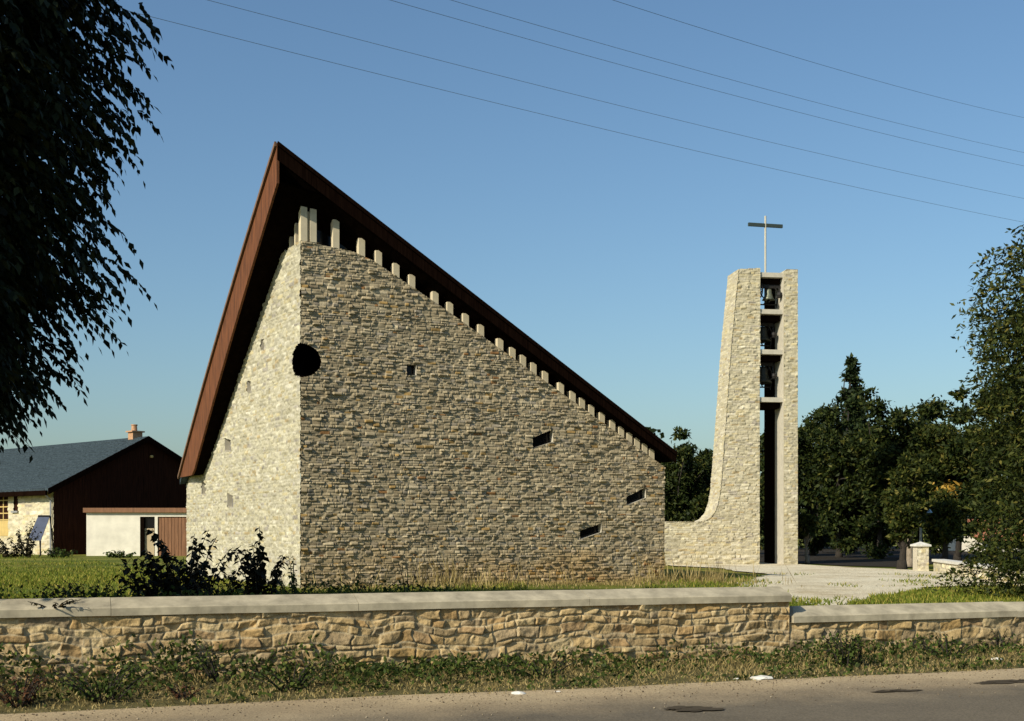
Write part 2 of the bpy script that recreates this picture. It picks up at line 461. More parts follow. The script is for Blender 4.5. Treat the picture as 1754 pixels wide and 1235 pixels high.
# ------------------------------------------------------------------ site frames
W0 = np.array([-5.54, 13.9]); We = np.array([.9447, .3279]); Wm = np.array([.3279, -.9447])
WF = Frame(W0, We, Wm)                                     # roadside wall
def sq(x, y):
    rx, ry = x - W0[0], y - W0[1]
    return rx * We[0] + ry * We[1], rx * Wm[0] + ry * Wm[1]
def sstep(a, b, x):
    t = np.clip((x - a) / (b - a), 0, 1); return t * t * (3 - 2 * t)
def ground_z(x, y):
    x = np.asarray(x, float); y = np.asarray(y, float)
    s, q = sq(x, y)
    back = .3 + .16 * sstep(40, 62, y) * sstep(2, -14, x) + .02 * fbm(x * .25, y * .25, 3, 2)
    front = .06 * sstep(1.5, .1, q) + .02 * fbm(x * 1.2, y * 1.2, 4, 2) * sstep(1.9, 1.3, q)
    return np.where(q < -.2, back, front)

# ------------------------------------------------------------------ ground, road, yard
def grid_ground():
    sv = np.unique(np.concatenate([np.linspace(-900, -40, 12), np.linspace(-40, 50, 181), np.linspace(50, 900, 12)]))
    qv = np.unique(np.concatenate([np.linspace(-1500, -90, 12), np.linspace(-90, -.45, 180), [-.25, -.15], np.linspace(0, 2.4, 25), np.linspace(3, 60, 10)]))
    S, Q = np.meshgrid(sv, qv); S = S.ravel(); Q = Q.ravel()
    x = W0[0] + S * We[0] + Q * Wm[0]; y = W0[1] + S * We[1] + Q * Wm[1]
    z = ground_z(x, y)
    n = len(sv); i, j = np.meshgrid(np.arange(n - 1), np.arange(len(qv) - 1)); a = (j * n + i).ravel()
    return np.stack([x, y, z], 1), np.stack([a, a + n, a + n + 1, a + 1], 1)
m, nt, b = principled('lawn_and_soil', .95, .1)
n1 = noise_node(nt, .35, 5, .6); n2 = noise_node(nt, 14, 5, .7); n3 = noise_node(nt, .16, 3, .5, stretch=(.35, 2.2, 1))
g1 = ramp(nt, n1.outputs['Fac'], [(.3, (.065, .09, .012)), (.5, (.13, .15, .02)), (.68, (.26, .22, .045))])
g3 = ramp(nt, n3.outputs['Fac'], [(.42, (.06, .085, .012)), (.6, (.26, .22, .05))])
gg = mix(nt, g1.outputs['Color'], g3.outputs['Color'], .5)
r2 = ramp(nt, n2.outputs['Fac'], [(.25, (.55, .55, .5)), (.6, (1.1, 1.1, 1.05))])
nt.links.new(mix(nt, gg, r2.outputs['Color'], 1., 'MULTIPLY'), b.inputs['Base Color'])
bump(nt, b, n2.outputs['Fac'], .6, .04); M['lawn'] = m
V, Fq = grid_ground()
np_mesh('ground', V, Fq[:, ::-1], M['lawn'], smooth=True)['kind'] = 'structure'

# road: dusty shoulder melting into asphalt, ragged edge along the verge
m, nt, b = principled('asphalt_road', .9, .2)
tc = N(nt, 'ShaderNodeTexCoord'); sep = N(nt, 'ShaderNodeSeparateXYZ'); nt.links.new(tc.outputs['UV'], sep.inputs[0])
n1 = noise_node(nt, .9, 5, .6); n2 = noise_node(nt, 45, 4, .7); n3 = noise_node(nt, .35, 4, .6)
ad = N(nt, 'ShaderNodeMath', operation='MULTIPLY_ADD'); nt.links.new(n1.outputs['Fac'], ad.inputs[0]); ad.inputs[1].default_value = 2.2
nt.links.new(sep.outputs['Y'], ad.inputs[2])
mr = N(nt, 'ShaderNodeMapRange'); mr.inputs['From Min'].default_value = 3.2; mr.inputs['From Max'].default_value = 5.0
nt.links.new(ad.outputs[0], mr.inputs['Value'])
dust = ramp(nt, n3.outputs['Fac'], [(.3, (.33, .245, .145)), (.65, (.47, .36, .22))])
asp = ramp(nt, n3.outputs['Fac'], [(.3, (.11, .09, .065)), (.7, (.165, .135, .095))])
c = mix(nt, dust.outputs['Color'], asp.outputs['Color'], mr.outputs[0])
r2 = ramp(nt, n2.outputs['Fac'], [(.3, (.55, .55, .53)), (.65, (1.25, 1.25, 1.2))])
nt.links.new(mix(nt, c, r2.outputs['Color'], 1., 'MULTIPLY'), b.inputs['Base Color'])
bump(nt, b, n2.outputs['Fac'], .5, .01); M['road'] = m
def strip(name, q_of_s0, q1, z, mat, s0=-60, s1=90, ns=900):
    s = np.linspace(s0, s1, ns); qa = q_of_s0(s)
    rows = [qa + (q1 - qa) * t for t in np.linspace(0, 1, 12)]
    V = np.concatenate([np.stack([W0[0] + s * We[0] + q * Wm[0], W0[1] + s * We[1] + q * Wm[1], np.full(ns, z) + .003 * np.sin(s * .7)], 1) for q in rows])
    uv = np.concatenate([np.stack([s, q], 1) for q in rows])
    i, j = np.meshgrid(np.arange(ns - 1), np.arange(11)); a = (j * ns + i).ravel()
    o = np_mesh(name, V, np.stack([a, a + ns, a + ns + 1, a + 1], 1), mat)
    me = o.data; ul = me.uv_layers.new(name='UVMap'); li = np.zeros(len(me.loops), np.int32); me.loops.foreach_get('vertex_index', li)
    ul.data.foreach_set('uv', uv[li].astype(np.float32).ravel())
    # face upwards
    if me.polygons[0].normal.z < 0: me.flip_normals()
    return o
strip('road', lambda s: 1.9 + .16 * fbm(s * .6, s * 0 + 2, 5, 4), 8.6, .016, M['road'])['kind'] = 'structure'
# dark oil and tar stains on the asphalt
m, nt, b = principled('tar_patch', .95, .05); b.inputs['Base Color'].default_value = (.07, .056, .038, 1); M['tar'] = m
def blob(name, c, rx, ry, z, mat, seed, ang=0., n=40, rag=.25, lab=None):
    t = np.linspace(0, 6.283, n, endpoint=False)
    r = 1 + rag * fbm(np.cos(t) * 1.6 + seed, np.sin(t) * 1.6, seed, 3)
    x = r * np.cos(t) * rx; y = r * np.sin(t) * ry
    X = c[0] + x * math.cos(ang) - y * math.sin(ang); Y = c[1] + x * math.sin(ang) + y * math.cos(ang)
    mb = MB().add([(X[i], Y[i], z) for i in range(n)], [tuple(range(n))])
    return mb.build(name, mat)
def groundpt(px, py, z=0.):
    d = F_PX * (EYE - z) / (py - HY); return P(px, py, d)
wa = math.atan2(We[1], We[0])
def stain_patch(c, rx, ry, z, seed):
    g = np.random.default_rng(seed); mb = MB()
    for k in range(9):
        a = g.random() * 6.283; r = .75 * math.sqrt(g.random()) if k else 0
        lx, ly = r * rx * math.cos(a), r * ry * math.sin(a); f = .62 if k == 0 else g.uniform(.14, .42)
        cx_, cy_ = c[0] + lx * We[0] + ly * Wm[0], c[1] + lx * We[1] + ly * Wm[1]
        t = np.linspace(0, 6.283, 36, endpoint=False); rr = f * (1 + .9 * fbm(np.cos(t) * 1.7 + k * 3, np.sin(t) * 1.7, seed + k, 3))
        x, y = rr * np.cos(t) * rx, rr * np.sin(t) * ry
        mb.add([(cx_ + x[i] * We[0] + y[i] * Wm[0], cy_ + x[i] * We[1] + y[i] * Wm[1], z + .0006 * k) for i in range(36)], [tuple(range(35, -1, -1))])
    o = mb.build('tar_patch', M['tar'])
    if o.data.polygons[0].normal.z < 0: o.data.flip_normals()
    o['kind'] = 'structure'
for i, (px, py, rx, ry) in enumerate(((1188, 1214, .34, .22), (1725, 1168, .6, .16), (1540, 1184, .4, .12))):
    stain_patch(groundpt(px, py, .02), rx, ry, .0245, 11 + i * 7)

# pale gravel yard in front of the tower
m, nt, b = principled('pale_gravel', .95, .1)
n1 = noise_node(nt, .5, 5, .65); n2 = noise_node(nt, 9, 6, .75)
g1 = ramp(nt, n1.outputs['Fac'], [(.3, (.48, .39, .25)), (.48, (.68, .60, .44)), (.7, (.76, .69, .53))])
r2 = ramp(nt, n2.outputs['Fac'], [(.3, (.5, .47, .40)), (.5, (.95, .94, .9)), (.65, (1.1, 1.1, 1.08))])
nt.links.new(mix(nt, g1.outputs['Color'], r2.outputs['Color'], 1., 'MULTIPLY'), b.inputs['Base Color'])
bump(nt, b, n2.outputs['Fac'], .8, .05); M['gravel'] = m
yard_px = [(1138, 967, 0), (1230, 974, 0), (1318, 984, 0), (1285, 994, 0), (1255, 1006, 0), (1330, 1030, 0), (1440, 1040, 0), (1520, 1018, 0), (1600, 1006, 0), (1690, 1003, 0), (1900, 1000, 0),  # outline cut back where the church shadow lies, to darken it
           (1900, 985, 0), (1660, 985, 0), (1570, 976, 0), (1440, 971, 0), (1366, 966, 0), (1290, 963.5, 0), (1200, 965, 0), (1120, 966, 0)]
pts = [groundpt(px, py, .33)[:2] for px, py, _ in yard_px]
# resample with ragged outline
out = []
for i in range(len(pts)):
    a = np.array(pts[i]); c = np.array(pts[(i + 1) % len(pts)]); k = max(2, int(np.linalg.norm(c - a) / .5))
    for t in np.linspace(0, 1, k, endpoint=False):
        q = a + (c - a) * t; out.append(q + .5 * np.array([fbm(q[0] * .8, q[1] * .8, 8, 3), fbm(q[0] * .8, q[1] * .8, 12, 3)]))
MB().add([(x, y, float(ground_z(x, y)) * 0 + .335) for x, y in out], [tuple(range(len(out)))]).build('gravel_yard', M['gravel'])['kind'] = 'structure'
YARD = np.array(out)
in_yard = poly_inside(YARD)

# ------------------------------------------------------------------ CHURCH
C2 = np.array([-5.265, 32.0]); R2 = np.array([4.33, 36.5])
ud = (R2 - C2) / np.linalg.norm(R2 - C2); LEN_U = float(np.linalg.norm(R2 - C2))
DF = Frame(C2, ud, (ud[1], -ud[0]))                         # shaded face towards the road
vd = np.array([-.480, .877]); LEN_V = 11.0
BF = Frame(C2, vd, (-vd[1], vd[0])); BF.n = np.array([-.877, -.480, 0])   # sunny face
L2 = C2 + vd * LEN_V; B2 = R2 + vd * LEN_V
church = empty('church', (C2[0], C2[1], .3), 'modern stone church with a steep pointed brown roof rising over its front corner', 'church')

A = rp(475, 247, (-5.725, 31.345), (0, 1)); TR = P(1158, 778, 36.3); TL = P(308, 818, 41.5)
TB = np.array([B2[0] + .3, B2[1] + .4, 4.7])
def roofpt(a, b_, dz=0.):
    p = A * (1 - a) * (1 - b_) + TR * a * (1 - b_) + TL * (1 - a) * b_ + TB * a * b_
    p = p + np.array([-.877, -.48, 0]) * .06 * 4 * b_ * (1 - b_) * (1 - a)
    return p + np.array([0, 0, dz])
# roof shell
NG = 26
mb = MB(); vs = []; fs = []
for lay in (0, -.22):
    for i in range(NG):
        for j in range(NG): vs.append(roofpt(i / (NG - 1), j / (NG - 1), lay))
q = NG * NG
for i in range(NG - 1):
    for j in range(NG - 1):
        a = i * NG + j
        fs.append((a, a + NG, a + NG + 1, a + 1)); fs.append((q + a, q + a + 1, q + a + NG + 1, q + a + NG))
edge = [i * NG for i in range(NG)] + [(NG - 1) * NG + j for j in range(1, NG)] + [i * NG + NG - 1 for i in range(NG - 2, -1, -1)] + [j for j in range(NG - 2, 0, -1)]
for i in range(len(edge)):
    a, c = edge[i], edge[(i + 1) % len(edge)]
    fs.append((a, c, q + c, q + a))
mb.add(vs, fs); mb.build('roof', M['slate'], church)

def fdepth_r(a): return .38 - .14 * a
def fdepth_l(b_): return .95 + .60 * b_
# right fascia, left fascia: thick boards hanging from the roof edge
def board(name, top, dep, nrm, mat, th=.06, lift=.04, zmin=None, n=30):
    mb = MB(); vs = []; fs = []
    for t in np.linspace(0, 1, n):
        p = top(t); lo = p.copy(); lo[2] -= dep(t)
        if zmin is not None and lo[2] < zmin: lo[2] = zmin
        hi = p + np.array([0, 0, lift])
        for off in (0.012, .012 - th):
            vs += [hi + nrm * off, lo + nrm * off]
    for i in range(n - 1):
        a, c = i * 4, i * 4 + 4
        fs += [(a, a + 1, c + 1, c), (a + 2, c + 2, c + 3, a + 3), (a, c, c + 2, a + 2), (a + 1, a + 3, c + 3, c + 1)]
    fs += [(0, 2, 3, 1), (4 * n - 4, 4 * n - 3, 4 * n - 1, 4 * n - 2)]
    mb.add(vs, fs)
    return mb.build(name, mat, church)
board('fascia', lambda t: roofpt(t, 0), fdepth_r, DF.n, M['edge_shade_wood'])  # same boards as the left fascia, shade painted in
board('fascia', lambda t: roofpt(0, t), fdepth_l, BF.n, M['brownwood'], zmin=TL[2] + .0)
def trim(top, nrm, mat):
    pts_t = [top(t) for t in np.linspace(0, 1, 20)]
    mb = MB(); vs = []; fs = []
    for p in pts_t:
        for o1, z in ((.02, .06), (.075, .06), (.075, -.05), (.02, -.05)): vs.append(p + nrm * o1 + np.array([0, 0, z]))
    for i in range(19):
        for k in range(4): fs.append((i * 4 + k, i * 4 + (k + 1) % 4, i * 4 + 4 + (k + 1) % 4, i * 4 + 4 + k))
    fs += [(3, 2, 1, 0), (76, 77, 78, 79)]
    mb.add(vs, fs); mb.build('edge_trim', mat, church)
trim(lambda t: roofpt(0, t), BF.n, M['trim'])
trim(lambda t: roofpt(t, 0), DF.n, M['edge_shade_wood'])
# box soffits: from the foot of each fascia in to behind the wall plane
BI = .13
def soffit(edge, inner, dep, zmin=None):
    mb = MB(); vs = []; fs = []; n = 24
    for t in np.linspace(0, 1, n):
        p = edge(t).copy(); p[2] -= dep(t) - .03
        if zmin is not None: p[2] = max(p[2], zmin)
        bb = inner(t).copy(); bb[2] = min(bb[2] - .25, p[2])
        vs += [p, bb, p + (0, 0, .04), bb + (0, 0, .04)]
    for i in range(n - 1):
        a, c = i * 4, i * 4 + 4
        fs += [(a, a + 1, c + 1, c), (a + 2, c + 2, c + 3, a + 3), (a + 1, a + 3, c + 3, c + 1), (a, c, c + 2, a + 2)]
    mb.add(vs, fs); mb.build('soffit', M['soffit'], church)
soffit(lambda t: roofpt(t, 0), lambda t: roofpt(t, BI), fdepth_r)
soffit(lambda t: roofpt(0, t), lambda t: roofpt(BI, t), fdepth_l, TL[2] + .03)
def sof_at(p, edge, inner, dep, far, zmin):
    """height of the soffit over a plan point"""
    e = (far - A)[:2]; t = float(np.clip(np.dot(p[:2] - A[:2], e) / np.dot(e, e), 0, 1))
    for _ in range(3):
        a = edge(t); b = inner(t); w = (b - a)[:2]
        k = float(np.clip(np.dot(p[:2] - a[:2], w) / np.dot(w, w), 0, 2))
        q = a[:2] + k * w; t = float(np.clip(t + np.dot(p[:2] - q, e) / np.dot(e, e), 0, 1))
    za = max(edge(t)[2] - dep(t) + .03, zmin); zb = min(inner(t)[2] - .25, za)
    return za + (zb - za) * k
def sof_dark(u, n=0.): return sof_at(DF.p(u, 0, n), lambda t: roofpt(t, 0), lambda t: roofpt(t, BI), fdepth_r, TR, -9)
def sof_bright(t, n=0.): return sof_at(BF.p(t, 0, n), lambda t: roofpt(0, t), lambda t: roofpt(BI, t), fdepth_l, TL, TL[2] + .03)

G0 = .1
head_d = [DF.at(515, 412), DF.at(605, 431), DF.at(640, 447), DF.at(760, 528), DF.at(1138, 800)]
head_d[0] = (0., head_d[0][1]); head_d[-1] = (LEN_U, head_d[-1][1])
hb = [BF.at(515, 412), BF.at(494, 427), BF.at(481, 436)]
zc = head_d[0][1]
head_b = [(0, zc), (hb[1][0], hb[1][1]), (hb[2][0], hb[2][1])]
t3 = hb[2][0] + .25
head_b += [(t, sof_bright(t) + .12) for t in np.linspace(t3, LEN_V, 24)]
poly_d = [(0, G0), (LEN_U, G0)] + head_d[::-1]
poly_b = [(0, G0), (LEN_V, G0)] + head_b[::-1]
# openings: dark face slits (slanted parallelograms), one square hole
def op(fr, quad): return [fr.at(*p) for p in quad]
open_d = [op(DF, [(912, 768), (947, 757), (947, 735), (912, 750)]),
          op(DF, [(1073, 866), (1106, 853), (1106, 834), (1073, 851)]),
          op(DF, [(993, 924), (1030, 912), (1030, 896), (993, 909)]),
          op(DF, [(696, 643), (713, 643), (713, 625), (696, 624)])]
open_b = [op(BF, [(390, 868), (400, 872), (400, 850), (390, 843)]),
          op(BF, [(346, 846), (353, 850), (353, 829), (346, 822)]),
          op(BF, [(386, 771), (396, 775), (396, 754), (386, 750)]),
          op(BF, [(424, 672), (430, 673), (430, 653), (424, 652)]),
          op(BF, [(447, 599), (453, 600), (453, 581), (447, 581)])]
OCZ = BF.at(515, 617)[1]
def oc_dark(u, z): return (u / .52) ** 2 + ((z - OCZ) / .42) ** 2 < 1
def oc_bright(u, z): return (u / .62) ** 2 + ((z - OCZ - .02) / .42) ** 2 < 1
ind = poly_inside(poly_d); holes_d = [poly_inside(q) for q in open_d]
inb = poly_inside(poly_b); holes_b = [poly_inside(q) for q in open_b]
def inside_d(u, z):
    r = ind(u, z) & ~oc_dark(u, z)
    for h in holes_d: r &= ~h(u, z)
    return r
def inside_b(u, z):
    r = inb(u, z) & ~oc_bright(u, z)
    for h in holes_b: r &= ~h(u, z)
    return r
def stain_d(U, Z, c):
    k = sstep(1.5, .3, Z + fbm(U * .7, Z * 1.5, 50, 3) * 1.2)[:, None] * .6
    k = k * (.35 + .65 * sstep(2, 8, U))[:, None]
    c = c * (1 - k) + c * np.array([1.05, .80, .46]) * k
    return c
wall_d = masonry('wall', DF, 0, LEN_U, G0, zc + .05, .0145, inside_d, church, M['stone'], CHURCH_SHADE_PAL * np.array([1.16, 1.05, .86]), CHURCH_W, (.038, .095), (.05, .24), 3,
                 amp=.035, warp=.005, bevel=.013, rough=.0012, back=[(poly_d, -.5, -.0, True)], stain=stain_d, mortar=(.31, .27, .185), n_off=.0, jut=.06)
wall_b = masonry('wall', BF, 0, LEN_V, G0, zc + .05, .026, inside_b, church, M['stone'], TOWER_PAL * np.array([.84, .87, .91]), TOWER_W, (.05, .12), (.08, .34), 5,
                 amp=.018, warp=.005, bevel=.018, rough=.004, back=[(poly_b, -.5, .0, True)], mortar=(.40, .375, .285))  # same church stone in paler tower tones, sunlight put into the colour
wall_b['label'] = 'pale sunlit stone wall'
# the two walls behind
mb = MB()
RF = Frame(R2, vd, (ud[0], ud[1])); KF = Frame(L2, ud, (vd[0], vd[1]))
zr = head_d[-1][1]
mb.prism(RF, [(.02, G0), (LEN_V, G0), (LEN_V, 4.0), (.02, zr - .02)], -.5, 0)
mb.prism(KF, [(.02, G0), (LEN_U - .5, G0), (LEN_U - .5, 4.0), (.02, 3.2)], -.5, 0)
mb.build('rear_wall', M['concrete'], church)
# glazing behind the fins
GP = [(.0, zc - .4)] + [(LEN_U, zr - .4)] + [(u, sof_dark(u, -.62) + .03) for u in np.linspace(LEN_U, 0, 14)]
MB().prism(DF, GP, -.64, -.60).build('glazing', M['blackglass'], church)
tq = np.linspace(LEN_V, 0, 12)
MB().prism(BF, [(0.6, zc - 1.2), (2.4, zc - 3)] + [(t, sof_bright(t, -.64) + .03) for t in np.linspace(2.4, .6, 6)], -.66, -.62).build('glazing', M['blackglass'], church)
# fins
def head_z(poly, u):
    us = [p[0] for p in poly]; zs = [p[1] for p in poly]
    return float(np.interp(u, us, zs))
fin_px = [527, 543, 582, 626, 655, 685, 712, 752, 777, 804, 830, 863, 884, 902, 920, 940, 967, 987, 1003, 1019, 1037, 1055, 1070, 1084, 1097, 1110, 1122]
def fin(fr, u0, u1, z0, sof, depth):
    za, zb = sof((u0 + u1) / 2, -.06) + .02, sof((u0 + u1) / 2, -depth) + .02
    if za - z0 < .05: return
    zb = za
    MB().hexa([fr.p(u0, z0, -.035), fr.p(u1, z0, -.035), fr.p(u1, z0, -depth), fr.p(u0, z0, -depth),
               fr.p(u0, za, -.035), fr.p(u1, za, -.035), fr.p(u1, zb, -depth), fr.p(u0, zb, -depth)]).build('fin', M['fin'], church)
for px in fin_px:
    u = DF.at(px, 700)[0]
    fin(DF, u - .165, u, head_z(head_d, u) - .14, sof_dark, .24)
for t in (.12, .5, .9, 1.3):
    fin(BF, t, t + .08, head_z(head_b, t) - .14, sof_bright, .30)
# windows: reveals as a frame around a set-back pane
def window(fr, quad, depth, pane, lining):
    w = MB(); k = len(quad)
    for i in range(k):
        a, c = quad[i], quad[(i + 1) % k]
        w.add([fr.p(*a, .012), fr.p(*c, .012), fr.p(*c, -depth), fr.p(*a, -depth)], [(0, 1, 2, 3)])
    o = w.build('window', lining, church)
    MB().add([fr.p(u, z, -depth + .01) for u, z in quad], [tuple(range(k))]).build('pane', pane, o)
for q in open_d: window(DF, q, .2, M['blackglass'], M['concrete'])
for q in open_b: window(BF, q, .14, M['greyglass'], M['concrete'])
# round corner oculus: a deep dark hollow cut through the corner
oc = MB(); vs = []; fs = []; n1_, n2_ = 28, 16
inw = (DF.n + BF.n); inw = -inw / np.linalg.norm(inw); sd = np.array([-inw[1], inw[0], 0])
cen = BF.p(0, OCZ + .01)
for j in range(n2_ + 1):
    ph = j / n2_ * math.pi / 2
    for i in range(n1_):
        th = 2 * math.pi * i / n1_
        # mouth follows both wall faces, then closes as a dome inside
        cw_ = math.cos(th); lat = .455 if cw_ > 0 else .385
        sx = cw_ * lat * math.cos(ph); zz = math.sin(th) * .43 * math.cos(ph)
        mouth = abs(sx)      # walls recede from the corner
        vs.append(cen + sd * sx + np.array([0, 0, zz]) + inw * (mouth * .94 + .0 + 1.3 * math.sin(ph)))
for j in range(n2_):
    for i in range(n1_):
        i2 = (i + 1) % n1_
        fs.append((j * n1_ + i, j * n1_ + i2, (j + 1) * n1_ + i2, (j + 1) * n1_ + i))
oc.add(vs, fs); oc.build('round_opening', M['void'], church, True)

# ------------------------------------------------------------------ BELL TOWER
T0 = np.array([(1266 - CX) / F_PX * 53, 53.0])
TF = Frame(T0, (.9903, .139), (.139, -.9903))
tower = empty('bell_tower', (T0[0], T0[1], .3), 'tall pale stone bell tower of two piers joined by a low wing wall', 'bell tower')
DEP = 1.45
def tp(px, py): return TF.at(px, py)
front = [tp(1266, 461), tp(1260, 520), tp(1253, 592), tp(1242, 746), tp(1235, 838), tp(1231, 860), tp(1225, 878), tp(1216, 889), tp(1204, 894.5)]
wt = front[-1][1]
outl = [(-7.5, .1), (tp(1301, 900)[0], .1), (tp(1302, 459)[0], tp(1302, 459)[1])] + front + [(-7.5, wt)]
it = poly_inside(outl[:3] + [(u - .035, z + (.0 if i < 7 else .03)) for i, (u, z) in enumerate(front)] + [(-7.5, wt + .03)])
def lefts(z):
    zs = [p[1] for p in front][::-1]; us = [p[0] for p in front][::-1]
    return np.interp(z, zs, us)
masonry('pier', TF, -7.5, outl[1][0] + .03, .1, outl[2][1] + .05, .026, it, tower, M['stone'], TOWER_PAL, TOWER_W, (.05, .11), (.10, .36), 21,
        amp=.02, warp=.005, bevel=.02, mortar=(.47, .42, .29), back=[(outl, -DEP, .0, False), ], rough=.005)
# battered left flank as masonry-coloured strips with stones
def flank(frame_pts, seed):
    # curved ruled strip: follow the profile, build stones as height field in (profile length, depth)
    pr = np.array(frame_pts); seg = np.r_[0, np.cumsum(np.hypot(*np.diff(pr, axis=0).T))]
    res = .034; nl = int(seg[-1] / res); nd = int(DEP / res)
    s = np.linspace(0, seg[-1], nl); dd = np.linspace(-.035, DEP, nd)
    S, Dd = np.meshgrid(s, dd); S = S.ravel(); Dd = Dd.ravel()
    k, sid, cu, cz, nst, g = stone_map(Dd, S, (.05, .11), (.10, .36), seed, .005, .02)
    ci = g.choice(len(TOWER_PAL), nst, p=TOWER_W / TOWER_W.sum()); br = g.uniform(.85, 1.15, nst); prot = g.random(nst) ** 1.7
    h = .01 + k * (.006 + .022 * prot[sid])
    u = np.interp(S, seg, pr[:, 0]); z = np.interp(S, seg, pr[:, 1])
    tx = np.gradient(np.interp(s, seg, pr[:, 0])); tz = np.gradient(np.interp(s, seg, pr[:, 1])); ln = np.hypot(tx, tz)
    nx = np.interp(S, s, tz / ln); nz = np.interp(S, s, -tx / ln)
    V = TF.arr(u - np.abs(nx) * h, z + np.abs(nz) * h, -Dd)
    kk = k[:, None]; colr = np.array((.45, .40, .29)) * (1 - kk) + TOWER_PAL[ci][sid] * br[sid][:, None] * kk
    i, j = np.meshgrid(np.arange(nl - 1), np.arange(nd - 1)); a = (j * nl + i).ravel()
    return np_mesh('flank', V, np.stack([a, a + 1, a + 1 + nl, a + nl], 1), M['stone'], tower, colr, True)
flank(front + [(-7.5, wt)], 33)
ru0 = tp(1343, 700)[0]; ru1 = tp(1366.5, 700)[0]; rtop = tp(1350, 461)[1]
rp_out = [(ru0, .1), (ru1, .1), (ru1, rtop), (ru0 + .12, rtop), (ru0, rtop - .12)]
masonry('pier', TF, ru0, ru1 + .03, .1, rtop + .05, .032, poly_inside(rp_out), tower, M['stone'], TOWER_PAL, TOWER_W, (.05, .11), (.09, .30), 25,
        amp=.018, warp=.005, bevel=.02, mortar=(.46, .41, .28), back=[(rp_out, -2.35, .0, False)], rough=.005)
lu1 = outl[1][0]
MB().fbox(TF, ru0 - .05, ru0 - .032, .1, rtop - .16, -2.32, -1.02).build('shade_panel', M['edge_shade_wood'], tower)  # near-black sheet added to paint shade on the rear inner face
MB().fbox(TF, ru0 - .03, ru0 - .002, .1, rtop - .13, -2.33, -.03).build('inner_lining', M['concrete'], tower)
SH = [tp(1320, 470)[1], tp(1320, 533)[1], tp(1320, 602)[1], tp(1320, 684)[1]]
for z in SH:
    MB().fbox(TF, lu1 + .003, ru0 - .032, z - .10, z + .09, -DEP + .03, -.06).build('shelf', M['concrete'], tower)
    MB().fbox(TF, lu1 + .003, ru0 - .055, z - .34, z - .103, -1.3, -.35).build('shelf_shade', M['edge_shade_wood'], tower)  # dark block added under each shelf in place of its shade
cr = empty('cross', tuple(TF.p(tp(1311, 468)[0], SH[0] + .09, -.6))); cr.parent = tower; cr.location = Vector(cr.location) - tower.location
cu, cz1 = TF.at(1311, 370, -.6); cz0 = SH[0] + .08
MB().tube([TF.p(cu, cz0, -.6), TF.p(cu, cz1, -.6)], .042, 10).build('mast', M['mast'], cr)
ca, cb = TF.at(1279, 384, -.6), TF.at(1341, 388, -.6)
zb = (ca[1] + cb[1]) / 2
mb = MB()
fr2 = Frame(TF.p(cu, 0, -.6)[:2], (.97, .24), (.24, -.97))
for s_ in (-1, 1): mb.fbox(fr2, s_ * .044 if s_ > 0 else -.77, .77 if s_ > 0 else -.044, zb - .07, zb + .07, -.05, .05)
mb.build('crossbar', M['crossbar'], cr)

def make_bell(z_shelf, r, label, du, dn, metal):
    zt = z_shelf - .2
    c = TF.p((lu1 + ru0) / 2 + du, zt, -.7 + dn)
    root = empty('bell', tuple(c), label, 'bell', 'bells hung in the tower')
    H = r * 1.75
    top = -.30
    prof = [(0.001, top), (r * .42, top - .02), (r * .52, top - H * .15), (r * .58, top - H * .5), (r * .74, top - H * .8), (r, top - H), (r * .93, top - H), (r * .66, top - H * .8), (r * .5, top - H * .5), (r * .45, top - .06), (.001, top - .05)]
    MB().lathe(c, prof, 24).build('bell_body', metal, root, True)
    q = lambda u, z, n: c + TF.d * u + TF.n * n + np.array([0, 0, z])
    fr = Frame(c[:2], TF.d[:2], TF.n[:2])
    MB().fbox(fr, -.46, .46, c[2] + top + .02, c[2] + top + .16, -.07, .07).tube([q(0, top + .18, 0), q(0, top - .04, 0)], .05, 8).build('yoke', M['iron'], root)
    w = MB(); wr = r * 1.15; ring = [q(-.36, top - .06 + wr * math.sin(a), wr * math.cos(a)) for a in np.linspace(0, 6.283, 20)]
    w.tube(ring, .028, 6, False)
    for a in np.linspace(0, 3.14159, 4)[:3]:
        w.tube([q(-.36, top - .06 + wr * math.sin(a), wr * math.cos(a)), q(-.36, top - .06 - wr * math.sin(a), -wr * math.cos(a))], .018, 5)
    w.build('wheel', M['iron'], root)
    MB().tube([q(0, top - .1, 0), q(.01, top - H * .95, 0)], .02, 6).lathe(q(.01, top - H - .03, 0), [(.001, -.07), (.05, -.05), (.065, 0), (.05, .05), (.001, .07)], 12).build('clapper', M['iron'], root)
    h = MB().tube([q(.44, top - .05, .1), q(.40, top - H * .55, .22), q(.27, top - H * .85, .16)], .03, 6)
    h.lathe(q(.40, top - H * .62, .24), [(.001, -.13), (.10, -.1), (.13, 0), (.10, .1), (.001, .13)], 12)
    h.tube([q(.44, top - .05, .1), q(.46, top + .1, .02)], .03, 6).build('hammer', M['iron'], root)
    for s_ in (-1, 1):
        MB().fbox(fr, s_ * .47 - .03, s_ * .47 + .03, c[2] + top + .0, c[2] + top + .12, -.12, .12).tube([q(s_ * .44, top - H - .25, -.28), q(s_ * .47, top + .05, 0)], .022, 6).build('bracket', M['iron'], root)
    fw = MB()
    for s_ in (-1, 1):
        fw.tube([q(s_ * .46, top + .1, -.25), q(-s_ * .1, top - H - .12, -.3)], .026, 6)
        fw.tube([q(s_ * .46, top - H * .75, .12), q(s_ * .2, top + .12, .1)], .024, 6)
    fw.tube([q(-.46, top - H - .14, -.28), q(.46, top - H - .14, -.28)], .03, 6)
    fw.build('bell_frame', M['iron'], root)
    return root
make_bell(SH[0] - .02, .27, 'small greenish bell in the topmost opening of the tower', .0, .28, M['bronze'])
make_bell(SH[1] - .02, .35, 'dark bell in the middle opening of the tower', -.12, -.1, M['bronze_shaded'])
